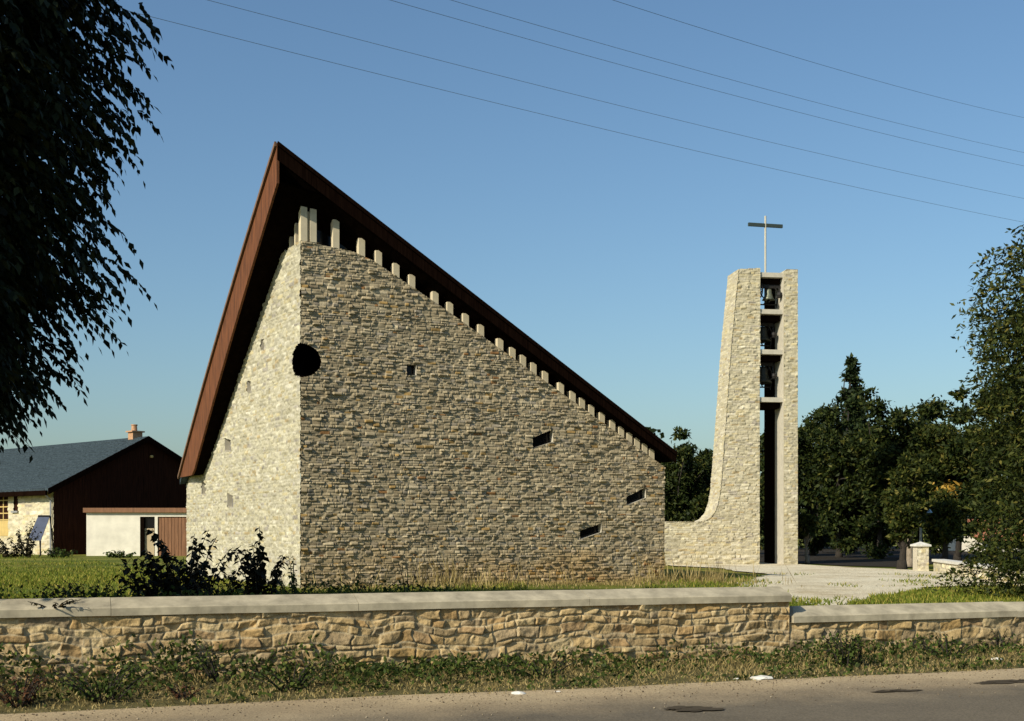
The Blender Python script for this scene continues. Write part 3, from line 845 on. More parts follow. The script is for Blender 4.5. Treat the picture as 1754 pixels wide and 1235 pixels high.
make_bell(SH[2] - .02, .40, 'largest dark bell in the lowest opening of the tower', -.12, -.1, M['bronze_shaded'])

# ------------------------------------------------------------------ HOUSE ON THE LEFT
H0 = P(92, 908, 67)[:2]
HF = Frame(H0, (-.736, .677), (-.677, -.736)); HG = Frame(H0, (.677, .736), (.736, -.677))
house = empty('house', (H0[0], H0[1], .42), 'low pale house with slate roof and dark timber gable left of the church', 'house')
gz = .3
eave = HF.at(92, 836)[1]; half = HG.at(250, 800)[0]; ridge = HG.at(250, 753)[1]
FL = 20.0
def flat_inside(u0, u1, z0, z1, holes):
    return lambda u, z: (u > u0) & (u < u1) & (z > z0) & (z < z1) & ~np.any([(u > h[0]) & (u < h[1]) & (z > h[2]) & (z < h[3]) for h in holes], axis=0)
wy = (HF.at(14, 900)[0], HF.at(-30, 900)[0], HF.at(10, 918)[1], HF.at(10, 845)[1])
ws = (HF.at(31, 900)[0], HF.at(23.5, 900)[0], HF.at(27, 875)[1], HF.at(27, 843)[1])
masonry('wall', HF, 0, FL, gz, eave, .05, flat_inside(0, FL, gz, eave, [wy, ws]), house, M['stone'], TOWER_PAL * 1.05, TOWER_W, (.12, .22), (.3, .8), 44,
        amp=.015, warp=.006, bevel=.05, mortar=(.52, .46, .33))
# gable cladding: vertical boards
mb = MB(); bw = .16; u = 0.; k = 0
GW = 2 * half
while u < GW - .01:
    u1 = min(u + bw, GW); zt = lambda x: eave + (ridge - eave) * (1 - abs(x - half) / half) - .02
    um = half if u < half < u1 else None
    top = [(u1 - .008, zt(u1)), (u, zt(u))] if um is None else [(u1 - .008, zt(u1)), (um, zt(um)), (u, zt(u))]
    mb.prism(HG, [(u, gz), (u1 - .008, gz)] + top, -.05, .012 * (k % 2))
    u = u1; k += 1
mb.build('gable_boards', M['darkwood'], house)
MB().prism(HG, [(0.05, gz), (GW, gz), (GW, eave), (half, ridge - .05), (.05, eave)], -FL, -.06).build('house_core', M['darkwood'], house)
slope = (ridge - eave) / half
def roof_plane(sgn):
    o = .45; ov = .25
    e_u = -o if sgn < 0 else GW + o
    pts_r = [(e_u, eave - slope * o + .05), (half, ridge + .05)]
    mb = MB()
    nt_ = 14
    for i in range(nt_):
        f0, f1 = i / nt_, (i + 1) / nt_
        ua, ub = pts_r[0][0] + (half - pts_r[0][0]) * f0, pts_r[0][0] + (half - pts_r[0][0]) * f1
        za, zb_ = pts_r[0][1] + (pts_r[1][1] - pts_r[0][1]) * f0, pts_r[0][1] + (pts_r[1][1] - pts_r[0][1]) * f1
        if sgn < 0: poly = [(ua, za), (ub, zb_), (ub, zb_ + .13), (ua, za + .155)]
        else: poly = [(ub, zb_), (ua, za), (ua, za + .155), (ub, zb_ + .13)]
        mb.prism(HG, poly, -FL, ov)
    return mb
r_ = roof_plane(-1); rr_ = roof_plane(1); r_.add(rr_.v, rr_.f)
roof_h = r_.build('roof', M['slate'], house)
mb = MB()
for sgn in (-1, 1):
    e_u = -.45 if sgn < 0 else GW + .45
    z0 = eave - slope * .45
    poly = [(e_u, z0 - .12), (half, ridge - .12), (half, ridge + .19), (e_u, z0 + .2)]
    if sgn > 0: poly = [poly[1], poly[0], poly[3], poly[2]]
    mb.prism(HG, poly, .253, .30)
mb.build('bargeboard', M['edge_shade_wood'], house)
MB().fbox(HF, -.2, FL, eave - slope * .45 - .16, eave - slope * .45 + .1, .455, .56).build('gutter', M['edge_shade_wood'], house)
MB().tube([HF.p(-.05, eave - .35, .5), HF.p(.1, eave - .65, .12), HF.p(.1, .3, .12)], .055, 8).build('downpipe', M['zinc'], house)
# chimney
cu_, cz_ = HG.at(246, 752)
kf = Frame(HG.p(half, 0, -1.1)[:2], HG.d[:2], HG.n[:2])
ch = MB().fbox(kf, -.3, .3, ridge - .5, ridge + .45, -.25, .25).build('chimney', M['brick'], roof_h)
mb = MB().fbox(kf, -.4, .4, ridge + .453, ridge + .53, -.34, .34)
mb.build('chimney_slab', M['brick'], roof_h)
MB().lathe(kf.p(-.06, ridge + .53, 0), [(.001, 0), (.17, .0), (.15, .28), (.18, .3), (.18, .36), (.12, .36), (.10, .1)], 14).build('chimney_pot', M['brick'], roof_h)
# yellow window with glazing bars, narrow slit window
wq = MB(); u0, u1, z0, z1 = min(wy[:2]), max(wy[:2]), wy[2], wy[3]
wroot = MB().fbox(HF, u0, u1, z0, z0 + (z1 - z0) * .36, -.12, -.03)
for k in range(6):
    uu = u0 + (u1 - u0) * k / 5; wroot.fbox(HF, uu - .04, uu + .04, z0 + (z1 - z0) * .36, z1, -.10, -.02)
for k in range(5):
    zz = z0 + (z1 - z0) * (.38 + .61 * k / 4); wroot.fbox(HF, u0, u1, zz - .03, zz + .03, -.095, -.025)
wo = wroot.build('window', M['yellow'], house)
MB().fbox(HF, u0, u1, z0, z1, -.2, -.14).build('pane', M['blackglass'], wo)
u0, u1 = min(ws[:2]), max(ws[:2])
so = MB().fbox(HF, u0, u1, ws[2], ws[3], -.22, -.15).build('window', M['blackglass'], house)
MB().fbox(HF, u0 - .12, u1 + .12, ws[2] - .1, ws[2] - .003, -.1, .12).build('sill', M['zinc'], so)
MB().lathe(HG.p(HG.at(259, 782)[0], HG.at(259, 782)[1], .05), [(.001, -.08), (.08, -.06), (.1, 0), (.08, .06), (.001, .08)], 12).build('gable_lamp', M['yellow'], house)

# white annex
AD = 64.0
AX0 = P(148, 908, AD)[0]; AX1 = AX0 + 7.2
AF = Frame((AX0, AD), (1, 0), (0, -1))
annex = empty('annex', (AX0, AD, .42), 'low white flat roofed outbuilding between the dark gable and the church', 'outbuilding')
def ax(px): return AF.at(px, 900)[0]
def az(py): return AF.at(200, py)[1]
zt = az(878); dz1 = az(885)
d0, d1, g0, g1_ = ax(240), ax(265), ax(270), ax(330)
gb = .25
mb = MB()
mb.fbox(AF, 0, d0, gb, zt, -.25, 0).fbox(AF, d1, g0, gb, dz1, -.25, 0).fbox(AF, g1_, AX1 - AX0, gb, dz1, -.25, 0).fbox(AF, d0 + .0005, AX1 - AX0, dz1 + .0005, zt, -.25, 0)
mb.fbox(AF, 0, .2, gb, zt - .002, -3.2, -.252)
mb.build('wall', M['render'], annex)
MB().fbox(AF, -.12, AX1 - AX0 + .1, zt + .003, az(870), -3.3, .16).build('roof', M['brownplank'], annex)
dd_ = MB().fbox(AF, ax(247), ax(263), gb, az(905), -.16, -.1).build('door', M['beige'], annex)
MB().fbox(AF, d0 + .003, ax(247) - .003, gb, dz1 - .003, -.2, .015).build('door_post', M['soffit'], annex)
MB().fbox(AF, ax(247), d1 - .003, az(905) + .003, dz1 - .003, -.2, -.12).build('transom', M['blackglass'], annex)
mb = MB(); uu = g0 + .003
while uu < g1_ - .01:
    e_ = min(uu + .17, g1_ - .003); mb.fbox(AF, uu, e_ - .02, gb, dz1 - .004, -.16, -.06); uu = e_
mb.fbox(AF, g0 + .003, g1_ - .003, gb, dz1 - .006, -.2, -.165)
mb.build('garage_door', M['brownplank'], annex)

# blue board leaning near the facade
BFm = Frame(P(52, 908, 63)[:2], (1, .1), (.1, -1))
bz0 = .36
bb0 = BFm.at(50, 926); bb1 = BFm.at(73, 926); bt0 = BFm.at(63, 884); bt1 = BFm.at(83, 884)
brd = empty('blue_board', tuple(BFm.p(.3, .4)), 'faded blue board leaning in front of the pale house wall', 'board')
mb = MB(); a = [BFm.p(*bb0, .35), BFm.p(*bb1, .35), BFm.p(*bt1, -.25), BFm.p(*bt0, -.25)]
o_ = np.array([0, .06, .02]); mb.hexa(a + [p + o_ for p in a]); mb.build('panel', M['blue'], brd)
mb = MB()
mb.tube([a[3], a[2]], .05, 8)
mb.tube([a[2] + (0, .05, 0), (a[2][0] + .05, a[2][1] + .5, .35)], .035, 6).tube([a[3] + (0, .05, 0), (a[3][0] - .05, a[3][1] + .5, .35)], .035, 6)
mb.tube([a[0], (a[0][0], a[0][1] - .1, .3)], .03, 6).tube([a[1], (a[1][0], a[1][1] - .1, .3)], .03, 6)
mb.build('support_frame', M['iron'], brd)

# ------------------------------------------------------------------ ROADSIDE WALLS
S1 = 9.76
def coping(parent, s0, s1, zf, zr_, length, gap=.005, hip_left=False, seed=1):
    g = np.random.default_rng(seed); s = s0
    while s < s1 - .05:
        e_ = min(s + length * g.uniform(.85, 1.15), s1)
        if s1 - e_ < .6: e_ = s1
        j = g.normal() * .004
        prof = [(.052, zf - .095 + j), (.052, zf - .012 + j), (.038, zf + j), (-.24, zr_ + .006 + j), (-.28, zr_ + .006 + j), (-.56, zf + j), (-.575, zf - .095 + j)]
        vs = []; n_s = max(2, int((e_ - s) / .25)); fs = []; k = len(prof)
        for i, t in enumerate(np.linspace(s + gap / 2, e_ - gap / 2, n_s)):
            hip = hip_left and i == 0 and abs(s - s0) < 1e-6
            for nn, z in prof:
                zz = z + .006 * float(fbm(np.array(t * 1.3), np.array(nn * 5.), 61, 2))
                tt = t
                if hip and z > zf + .02: tt = t + .16
                vs.append(WF.p(tt, zz, nn))
        for i in range(n_s - 1):
            for q_ in range(k):
                fs.append((i * k + q_, i * k + (q_ + 1) % k, (i + 1) * k + (q_ + 1) % k, (i + 1) * k + q_))
        fs += [tuple(range(k - 1, -1, -1)), tuple(range((n_s - 1) * k, n_s * k))]
        MB().add(vs, fs).build('coping_slab', M['coping'], parent)
        s = e_
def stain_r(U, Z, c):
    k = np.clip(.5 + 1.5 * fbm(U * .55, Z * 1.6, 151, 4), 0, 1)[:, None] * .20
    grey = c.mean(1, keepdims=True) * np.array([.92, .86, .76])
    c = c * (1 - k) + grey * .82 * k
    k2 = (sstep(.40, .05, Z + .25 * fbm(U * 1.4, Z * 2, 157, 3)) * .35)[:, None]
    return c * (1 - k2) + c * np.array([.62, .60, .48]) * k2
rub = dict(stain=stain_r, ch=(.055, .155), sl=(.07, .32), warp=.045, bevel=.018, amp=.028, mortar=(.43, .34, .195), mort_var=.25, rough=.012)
tall = empty('stone_wall', tuple(WF.p(4, 0)), 'tall section of the roadside rubble stone wall under pale coping', 'wall')
zt1 = .805
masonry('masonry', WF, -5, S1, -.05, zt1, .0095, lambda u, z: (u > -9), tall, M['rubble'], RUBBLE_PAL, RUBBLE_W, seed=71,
        back=[([(-5, -.05), (S1, -.05), (S1, zt1), (-5, zt1)], -.5, .02, False)], **rub)
EF = Frame(WF.p(S1, 0, 0)[:2], -Wm, We)
masonry('end_masonry', EF, 0, .5, .3, zt1, .0125, lambda u, z: u > -1, tall, M['rubble'], RUBBLE_PAL, RUBBLE_W, seed=73, **{**rub, 'amp': .015}, n_off=-.005)
coping(tall, -5, S1 + .02, .895, .982, 2.7, seed=4)
low = empty('stone_wall', tuple(WF.p(12, 0)), 'lower section of the roadside rubble stone wall at the right', 'wall')
zt2 = .515
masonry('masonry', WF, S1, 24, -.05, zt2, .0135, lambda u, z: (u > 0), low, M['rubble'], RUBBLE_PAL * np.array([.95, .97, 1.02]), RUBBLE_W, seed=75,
        back=[([(S1, -.05), (24, -.05), (24, zt2), (S1, zt2)], -.5, .02, False)], **rub)
coping(low, S1 + .05, 24, .605, .705, 3.6, hip_left=True, seed=6)

# ------------------------------------------------------------------ GATE PILLAR AND GARDEN WALL at the right
gp = groundpt(1581, 979, .3)
PF = Frame(gp[:2], (1, .08), (.08, -1))
w_ = 20 / F_PX * gp[1] / 2
pill = empty('gate_pillar', tuple(gp), 'square pale stone gate pillar with pyramid cap', 'pillar')
zpt = PF.at(1581, 936)[1]
mb = MB()
PB = Frame(PF.p(-w_, 0, 0)[:2], PF.d[:2], PF.n[:2])
masonry('shaft', PB, 0, 2 * w_, .2, zpt, .03, lambda u, z: u > -1, pill, M['stone'], TOWER_PAL * 1.1, TOWER_W, (.1, .16), (.15, .3), 81, amp=.015,
        back=[([(0, .2), (2 * w_, .2), (2 * w_, zpt), (0, zpt)], -2 * w_, .0, False)], mortar=(.5, .45, .35))
cw = w_ + .07
mb = MB().fbox(PF, -cw, cw, zpt, zpt + .06, -2 * w_ - .07, .07)
b0 = len(mb.v)
mb.add([PF.p(-cw, zpt + .06, .07), PF.p(cw, zpt + .06, .07), PF.p(cw, zpt + .06, -2 * w_ - .07), PF.p(-cw, zpt + .06, -2 * w_ - .07), PF.p(0, zpt + .17, -w_)], [(0, 1, 4), (1, 2, 4), (2, 3, 4), (3, 0, 4)])
mb.build('cap', M['palestone'], pill)
a0 = gp[:2] + np.array([w_ + .12, -.15]); a1 = groundpt(1668, 991, .3)[:2]; dv = (a1 - a0); LG = np.linalg.norm(dv) * 1.9; dv = dv / np.linalg.norm(dv)
GF = Frame(a0, dv, (dv[1], -dv[0]))
gw = empty('garden_wall', (a0[0], a0[1], .3), 'low pale stone garden wall running from the gate pillar behind the leafy tree', 'wall')
gt = GF.at(1600, 962)[1]
masonry('masonry', GF, 0, LG, .2, gt, .035, lambda u, z: u > -1, gw, M['stone'], TOWER_PAL * 1.12, TOWER_W, (.1, .18), (.15, .4), 83, amp=.015, mortar=(.52, .47, .37),
        back=[([(0, .2), (LG, .2), (LG, gt), (0, gt)], -.3, 0, False)])
MB().fbox(GF, -.02, LG + .05, gt + .003, gt + .09, -.36, .06).build('coping', M['palestone'], gw)
# thin pole with pale blue fittings
pp = groundpt(1577, 975, .3) + np.array([.0, 3.2, 0]); pp[0] = (1577 - CX) / F_PX * pp[1]
pole = empty('lamp_pole', tuple(pp), 'thin grey pole with pale blue lamp fittings behind the gate pillar', 'lamp post')
ptop = EYE + (HY - 842) / F_PX * pp[1]; zl = EYE + (HY - 876) / F_PX * pp[1]
MB().tube([(pp[0], pp[1], .2), (pp[0], pp[1], ptop)], [.055, .04], 8).build('pole', M['zinc'], pole)
M['paleblue'] = plain('pale_blue_enamel', (.3, .42, .55), .4, .1, 5)
for s_ in (-1, 1):
    f_ = MB().tube([(pp[0], pp[1], zl + .05), (pp[0] + s_ * .28, pp[1] - .02, zl + .1)], .02, 6)
    f_.lathe((pp[0] + s_ * .3, pp[1], zl), [(.001, .1), (.07, .09), (.17, -.05), (.16, -.06), (.001, .0)], 12)
    f_.build('lamp_shade', M['paleblue'], pole)

# far house with orange roof seen through the leaves
fh = P(1682, 908, 84)
FHF = Frame(fh[:2], (1, .12), (.12, -1))
fhz = .3
oh = empty('house', (fh[0], fh[1], fhz), 'far house with orange tiled roof half hidden behind the right hand tree', 'house')
MB().fbox(FHF, 0, 9, .1, 1.35, -7, 0).build('wall', M['render'], oh)
mb = MB().add([FHF.p(-.4, 1.2, .5), FHF.p(9.4, 1.2, .5), FHF.p(9.4, 2.5, -3.5), FHF.p(-.4, 2.5, -3.5), FHF.p(9.4, 1.2, -7.5), FHF.p(-.4, 1.2, -7.5),
               FHF.p(-.4, 1.08, .5), FHF.p(9.4, 1.08, .5), FHF.p(9.4, 2.36, -3.5), FHF.p(-.4, 2.36, -3.5)],
              [(0, 1, 2, 3), (3, 2, 4, 5), (0, 6, 7, 1), (6, 9, 8, 7), (1, 7, 8, 2), (0, 3, 9, 6)])
mb.build('roof', M['orange_roof'], oh)
for u0 in (1.2, 3.2, 5.2): MB().fbox(FHF, u0, u0 + .9, .5, 1.05, -.1, .01).build('window', M['blackglass'], oh)

# ------------------------------------------------------------------ OVERHEAD WIRES
wires = [((250, 32), (900, 203), (1754, 388)), ((335, 0), (1000, 188), (1754, 347)), ((650, 0), (1200, 155), (1754, 291)), ((755, 0), (1250, 143), (1754, 268)), ((1050, 5), (1400, 101), (1754, 208))]
wl = ['lowest overhead wire, starting at the dark tree', 'second lowest overhead wire crossing the sky above the roof', 'third overhead wire from below, of a close pair',
      'fourth overhead wire from below, upper of a close pair', 'topmost overhead wire in the right corner of the sky']
for i, (a, c, e_) in enumerate(wires):
    da, de = 22 + i * .8, 44 + i * 1.2
    pa = P(*a, da); pe = P(*e_, de)
    dirv = pe - pa
    p0 = pa - dirv * .45; p1 = pe + dirv * .3
    pts_w = []
    for t in np.linspace(0, 1, 40):
        p = p0 + (p1 - p0) * t; p[2] -= .45 * 4 * t * (1 - t) - .40
        pts_w.append(p)
    tag(MB().tube(pts_w, .0048, 5).build('overhead_wire', M['wire']), wl[i], 'wire', 'overhead wires across the sky')

# ------------------------------------------------------------------ BIG DARK TREE AT THE LEFT (drooping compound leaves)
def big_tree():
    g = np.random.default_rng(41)
    ax_ = np.array([-10.65, 15.6])
    base = (ax_[0], ax_[1], .3)
    root = empty('drooping_tree', base, 'large dark tree with drooping leaf sprays hanging over the wall at the left', 'tree')
    zprof = [2.6, 3.0, 3.35, 3.65, 4.0, 4.6, 5.2, 6.0, 7.0, 8.5, 10, 11.5, 12.8]
    rprof = [3.2, 3.75, 4.3, 4.6, 4.75, 4.9, 5.2, 5.3, 5.5, 5.6, 4.9, 3.6, .8]
    n = 23000
    z = g.uniform(3.05, 12.7, n); ang = g.uniform(0, 6.283, n)
    # sprays fill the crown shell, denser towards the outside
    rr = np.interp(z, zprof, rprof) * (1 - .62 * g.random(n) ** 1.6) * (1 + .06 * np.sin(ang * 7 + z * 2.3) + .04 * g.normal(size=n)) - .32
    x = ax_[0] + rr * np.cos(ang); y = ax_[1] + rr * np.sin(ang)
    s, q = sq(x, y)
    ok = (z > np.where((q > -.5) & (s + 2.12 * q > -1.2), 1.9 + 1.47 * np.maximum(0, q + .3), 0)) & (rr > .3)      # crown shape cut so no spray shades the wall or coping
    x, y, z, ang = x[ok], y[ok], z[ok], ang[ok]; n = len(x)
    Pb = np.stack([x, y, z], 1)
    outd = np.stack([np.cos(ang), np.sin(ang), np.zeros(n)], 1)
    d0 = unit(outd * g.uniform(.5, 1.1, n)[:, None] + rand_dir(g, n) * .35 + np.array([0, 0, -.25]))
    Ls = g.uniform(.28, .6, n)
    PP, DD, NN, LL = [], [], [], []
    for k in range(15):
        t = (k // 2 + .6) / 8.0 if k < 14 else 1.0
        pos = Pb + d0 * (Ls * t)[:, None]; pos[:, 2] -= Ls * .55 * t * t
        tang = d0 + np.array([0, 0, -1.1]) * t
        side = unit(np.cross(tang, np.array([0, 0, 1.]))) * (1 if k % 2 else -1)
        dl = unit(tang) * .8 + side * (.75 if k < 14 else 0) + np.array([0, 0, -.45]) + g.normal(size=(n, 3)) * .18
        PP.append(pos); DD.append(dl); NN.append(np.array([0, 0, 1.]) + g.normal(size=(n, 3)) * .45); LL.append(g.uniform(.10, .18, n))
    LLa = np.concatenate(LL)
    PPc = np.concatenate(PP); DDc = np.concatenate(DD); NNc = np.concatenate(NN); WWc = LLa * .44
    ni = 36000; zi = g.uniform(3.2, 12, ni); ai = g.uniform(0, 6.283, ni)
    ri = (np.interp(zi, zprof, rprof) * .95 - .25) * g.uniform(.45, 1, ni)
    Pi = np.stack([ax_[0] + ri * np.cos(ai), ax_[1] + ri * np.sin(ai), zi], 1)
    si, qi = sq(Pi[:, 0], Pi[:, 1]); Pi = Pi[zi > np.where((qi > -.5) & (si + 2.12 * qi > -1.2), 1.9 + 1.47 * np.maximum(0, qi + .3), 2.6)]; ni = len(Pi)  # same cut keeps inner leaves from shading the wall
    Li = g.uniform(.2, .38, ni)
    PPc = np.concatenate([PPc, Pi]); DDc = np.concatenate([DDc, rand_dir(g, ni) + np.array([0, 0, -.5])]); NNc = np.concatenate([NNc, rand_dir(g, ni)])
    LLa = np.concatenate([LLa, Li]); WWc = np.concatenate([WWc, Li * .5])
    v, f = leaf_arrays(PPc, DDc, NNc, LLa, WWc)
    np_mesh('crown', v, f, M['leaf_dark'], root)
    mb = MB()
    mb.tube(limb_curve((ax_[0], ax_[1], 0), (ax_[0] + .3, ax_[1], 9), g, .02, 8), list(np.linspace(.42, .12, 8)), 12)
    mb.tube([(ax_[0], ax_[1], 0.1), (ax_[0], ax_[1], .8)], [.6, .42], 12)
    for i in range(170):
        k = int(g.integers(0, n))
        if sq(x[k], y[k])[1] > -.5: continue
        zb_ = np.clip(z[k] * .75, 1.9, 8)
        mb.tube(limb_curve((ax_[0] + .1, ax_[1], zb_), Pb[k], g, .06, 7), list(np.linspace(.055, .006, 7)), 5)
    mb.build('trunk', M['darkbark'], root, True)
big_tree()

# near tree at the right edge, weeping to the ground
def near_right():
    g = np.random.default_rng(52)
    c = np.array([13.0, 26.6])
    root = empty('weeping_tree', (c[0], c[1], .3), 'leafy tree with hanging branches at the right edge, reaching down to the wall', 'tree')
    zprof = [.3, 1.0, 1.6, 2.2, 3.2, 4.4, 5.6, 6.6, 7.6, 8.6, 9.4]
    rprof = [3.1, 3.25, 3.1, 2.9, 2.8, 3.0, 3.15, 3.1, 2.6, 1.6, .4]
    n = 10500
    z = g.uniform(.45, 9.3, n); ang = g.uniform(0, 6.283, n)
    lump = 1 + .10 * np.sin(ang * 5 + z * 1.7) + .08 * np.sin(ang * 11 - z * 3.1)
    rr = np.interp(z, zprof, rprof) * lump * (1 - .5 * g.random(n) ** 1.7) - .15
    x = c[0] + rr * np.cos(ang); y = c[1] + rr * np.sin(ang)
    Pb = np.stack([x, y, z], 1); outd = np.stack([np.cos(ang), np.sin(ang), np.zeros(n)], 1)
    d0 = unit(outd * .7 + rand_dir(g, n) * .5 + np.array([0, 0, -.2]))
    Ls = g.uniform(.3, .7, n)
    PP, DD, NN, LL = [], [], [], []
    for k in range(9):
        t = (k + .5) / 9
        pos = Pb + d0 * (Ls * t)[:, None]; pos[:, 2] -= Ls * .35 * t * t
        pos[:, 2] = np.maximum(pos[:, 2], .33)
        side = unit(g.normal(size=(n, 3)))
        dl = d0 * .6 + side * .8 + np.array([0, 0, -.25])
        PP.append(pos); DD.append(dl); NN.append(outd + g.normal(size=(n, 3)) * .5 + np.array([0, 0, .6])); LL.append(g.uniform(.09, .17, n))
    LLa = np.concatenate(LL)
    PPc = np.concatenate(PP); DDc = np.concatenate(DD); NNc = np.concatenate(NN); WWc = LLa * .42
    ni = 11000; zi = g.uniform(.5, 9, ni); ai = g.uniform(0, 6.283, ni)
    ri = (np.interp(zi, zprof, rprof) * .86 - .2) * g.uniform(.4, 1, ni)
    Li = g.uniform(.2, .36, ni)
    PPc = np.concatenate([PPc, np.stack([c[0] + ri * np.cos(ai), c[1] + ri * np.sin(ai), zi], 1)]); DDc = np.concatenate([DDc, rand_dir(g, ni) + np.array([0, 0, -.7])]); NNc = np.concatenate([NNc, rand_dir(g, ni)])
    LLa = np.concatenate([LLa, Li]); WWc = np.concatenate([WWc, Li * .5])
    v, f = leaf_arrays(PPc, DDc, NNc, LLa, WWc)
    np_mesh('crown', v, f, M['leaf_bright'], root)
    mb = MB(); mb.tube(limb_curve((c[0], c[1], 0), (c[0] + .2, c[1], 7.5), g, .03, 8), list(np.linspace(.25, .06, 8)), 10)
    for i in range(60):
        k = int(g.integers(0, n)); mb.tube(limb_curve((c[0] + .05, c[1], float(np.clip(z[k] + .8, 1, 7))), Pb[k], g, .08, 6), list(np.linspace(.04, .006, 6)), 5)
    mb.build('trunk', M['darkbark'], root, True)
near_right()

# ------------------------------------------------------------------ TREES BEHIND THE TOWER AND THE YARD
TG = 'trees beyond the yard'
def tree_at(px, d, top_y, half_px, crown_y, seed, leaf, bark, label, **kw):
    x = (px - CX) / F_PX * d; z0 = float(ground_z(x, d))
    hgt = EYE + (HY - top_y) / F_PX * d - z0; cz0 = EYE + (HY - crown_y) / F_PX * d - z0
    return make_tree(kw.pop('name', 'broadleaf_tree'), (x, d, z0), hgt, half_px / F_PX * d, max(.2, cz0), seed, leaf, bark, label, group=TG, **kw)
Wd, Br, Cn = M['leaf_wood'], M['leaf_bright'], M['leaf_conifer']
tree_at(1163, 72, 752, 62, 935, 101, Wd, M['darkbark'], 'dark tree filling the gap just right of the church eave', nleaf=7000, weep=.5)
tree_at(1222, 75, 752, 42, 930, 102, Wd, M['darkbark'], 'dark slender tree peeping out directly left of the bell tower', nleaf=5000, weep=.4)
tree_at(1207, 66, 845, 22, 945, 103, Br, M['darkbark'], 'small yellowish green tree above the wing wall of the tower', nleaf=2200, leaf_len=.18)
tree_at(1322, 70, 735, 55, 948, 104, Wd, M['darkbark'], 'dark tree seen in the slot between the two tower piers', nleaf=5000, weep=.4)
tree_at(1392, 72, 690, 66, 948, 105, Wd, M['darkbark'], 'dark rounded tree directly right of the bell tower', nleaf=7500)
tree_at(1458, 80, 606, 66, 930, 106, Cn, M['darkbark'], 'tall pointed dark conifer standing above the other trees', shape='cone', nleaf=11000, nclump=120, leaf_len=.26, name='conifer_tree')
tree_at(1437, 67, 690, 62, 945, 107, Wd, M['darkbark'], 'dark broadleaf tree in front of the pointed conifer', nleaf=6500)
tree_at(1508, 64, 672, 78, 942, 108, Wd, M['darkbark'], 'broad green tree just right of the conifer', nleaf=8500)
tree_at(1578, 66, 662, 80, 940, 109, Wd, M['darkbark'], 'tall green tree in the middle of the wood, above the thin pole', nleaf=8500)
tree_at(1557, 50, 770, 46, 905, 110, Br, M['bark'], 'lighter green tree with a short pale trunk beside the gate pillar', nleaf=5000, leaf_len=.17, trunk_r=.15)
ta = tree_at(1640, 60, 676, 72, 945, 111, Br, M['darkbark'], 'sunlit green tree with a patch of yellow leaves', nleaf=8500, leaf_len=.2)
tree_at(1700, 56, 668, 62, 945, 112, Wd, M['darkbark'], 'dark tree partly behind the leafy tree at the right edge', nleaf=8000)
tree_at(1780, 62, 640, 75, 920, 113, Wd, M['darkbark'], 'dark tree mostly outside the right edge of the view', nleaf=6000)
tree_at(1383, 55, 880, 18, 918, 114, Br, M['bark'], 'sapling with a short pale trunk right beside the tower foot', nleaf=900, leaf_len=.15, trunk_r=.09)
tree_at(1617, 52, 850, 38, 938, 115, Br, M['darkbark'], 'low bushy green tree right of the gate pillar', nleaf=3200, leaf_len=.16)
tree_at(1545, 47, 845, 34, 930, 116, Br, M['darkbark'], 'small leafy green tree left of the thin pole', nleaf=2600, leaf_len=.16)
# golden leaf patch
gc = P(1632, 838, 58.2); g = np.random.default_rng(5); n = 130
Pp = gc + g.normal(size=(n, 3)) * np.array([.35, .2, .16]); LL = g.uniform(.15, .28, n)
v, f = leaf_arrays(Pp, rand_dir(g, n) + np.array([0, 0, -.4]), rand_dir(g, n), LL, LL * .5)
np_mesh('yellow_leaves', v, f, M['leaf_gold'], ta)
# leaf litter under the trees, darkened to carry their shade
fl = [groundpt(px, py, .3)[:2] for px, py in ((1100, 959), (1290, 963), (1370, 965.5), (1440, 970), (1560, 973), (1600, 966), (1760, 958), (2000, 958), (2000, 936), (1100, 936))]
M['litter'] = plain('shaded_leaf_litter', (.015, .010, .004), .95, .5, 3, bmp=.5, bdist=.03)
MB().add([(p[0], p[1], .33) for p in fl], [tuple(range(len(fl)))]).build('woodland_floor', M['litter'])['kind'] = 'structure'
# far wood closing the view
g = np.random.default_rng(77); n = 52000
xx = g.uniform(-75, 95, n); yy = g.uniform(92, 104, n)
topz = 7.5 + 5 * fbm(xx * .12, xx * 0, 6, 4)
topz = np.where((xx < 6), np.clip(topz - 6.5, 1.2, 5), topz)
zz = .2 + (topz) * g.random(n) ** .8
v, f = leaf_arrays(np.stack([xx, yy, zz], 1), rand_dir(g, n), rand_dir(g, n), g.uniform(.4, .8, n), .36)
tag(np_mesh('far_wood', v, f, Wd), 'far dark band of woodland foliage closing the view', 'woodland', kind='stuff')

# ------------------------------------------------------------------ SHRUBS AND WEEDS BEHIND THE WALL
def shrub_at(px, d, top_y, seed, label, spread, nstem, **kw):
    x = (px - CX) / F_PX * d; z0 = .3
    h = (EYE + (HY - top_y) / F_PX * d - z0) * 1.32
    return make_shrub('leafy_shrub', (x, d, z0), nstem, h, spread, seed, kw.pop('leaf', M['leaf_shrub']), label, group='leafy shrubs behind the wall', **kw)
shrub_at(318, 22.5, 893, 201, 'largest dark big-leaved shrub behind the wall, in front of the white outbuilding', .85, 24, L=.20, nl=26)
shrub_at(447, 21.5, 912, 202, 'dark big-leaved shrub in front of the sunny church wall', .40, 15, L=.19, nl=26)
shrub_at(276, 22, 935, 203, 'smaller dark shrub leaning left of the largest shrub', .5, 12, L=.18, nl=18, lean=(-.35, 0))
shrub_at(505, 24, 955, 204, 'low green shrub at the foot of the church corner', .35, 9, L=.11, nl=18, leaf=M['leaf_weed'])
shrub_at(375, 21, 968, 205, 'low dark shrub between the two big-leaved shrubs', .5, 14, L=.13, nl=16)
shrub_at(160, 21.5, 985, 206, 'low spreading dark shrub over the lawn edge at the left', .9, 22, L=.12, nl=14)
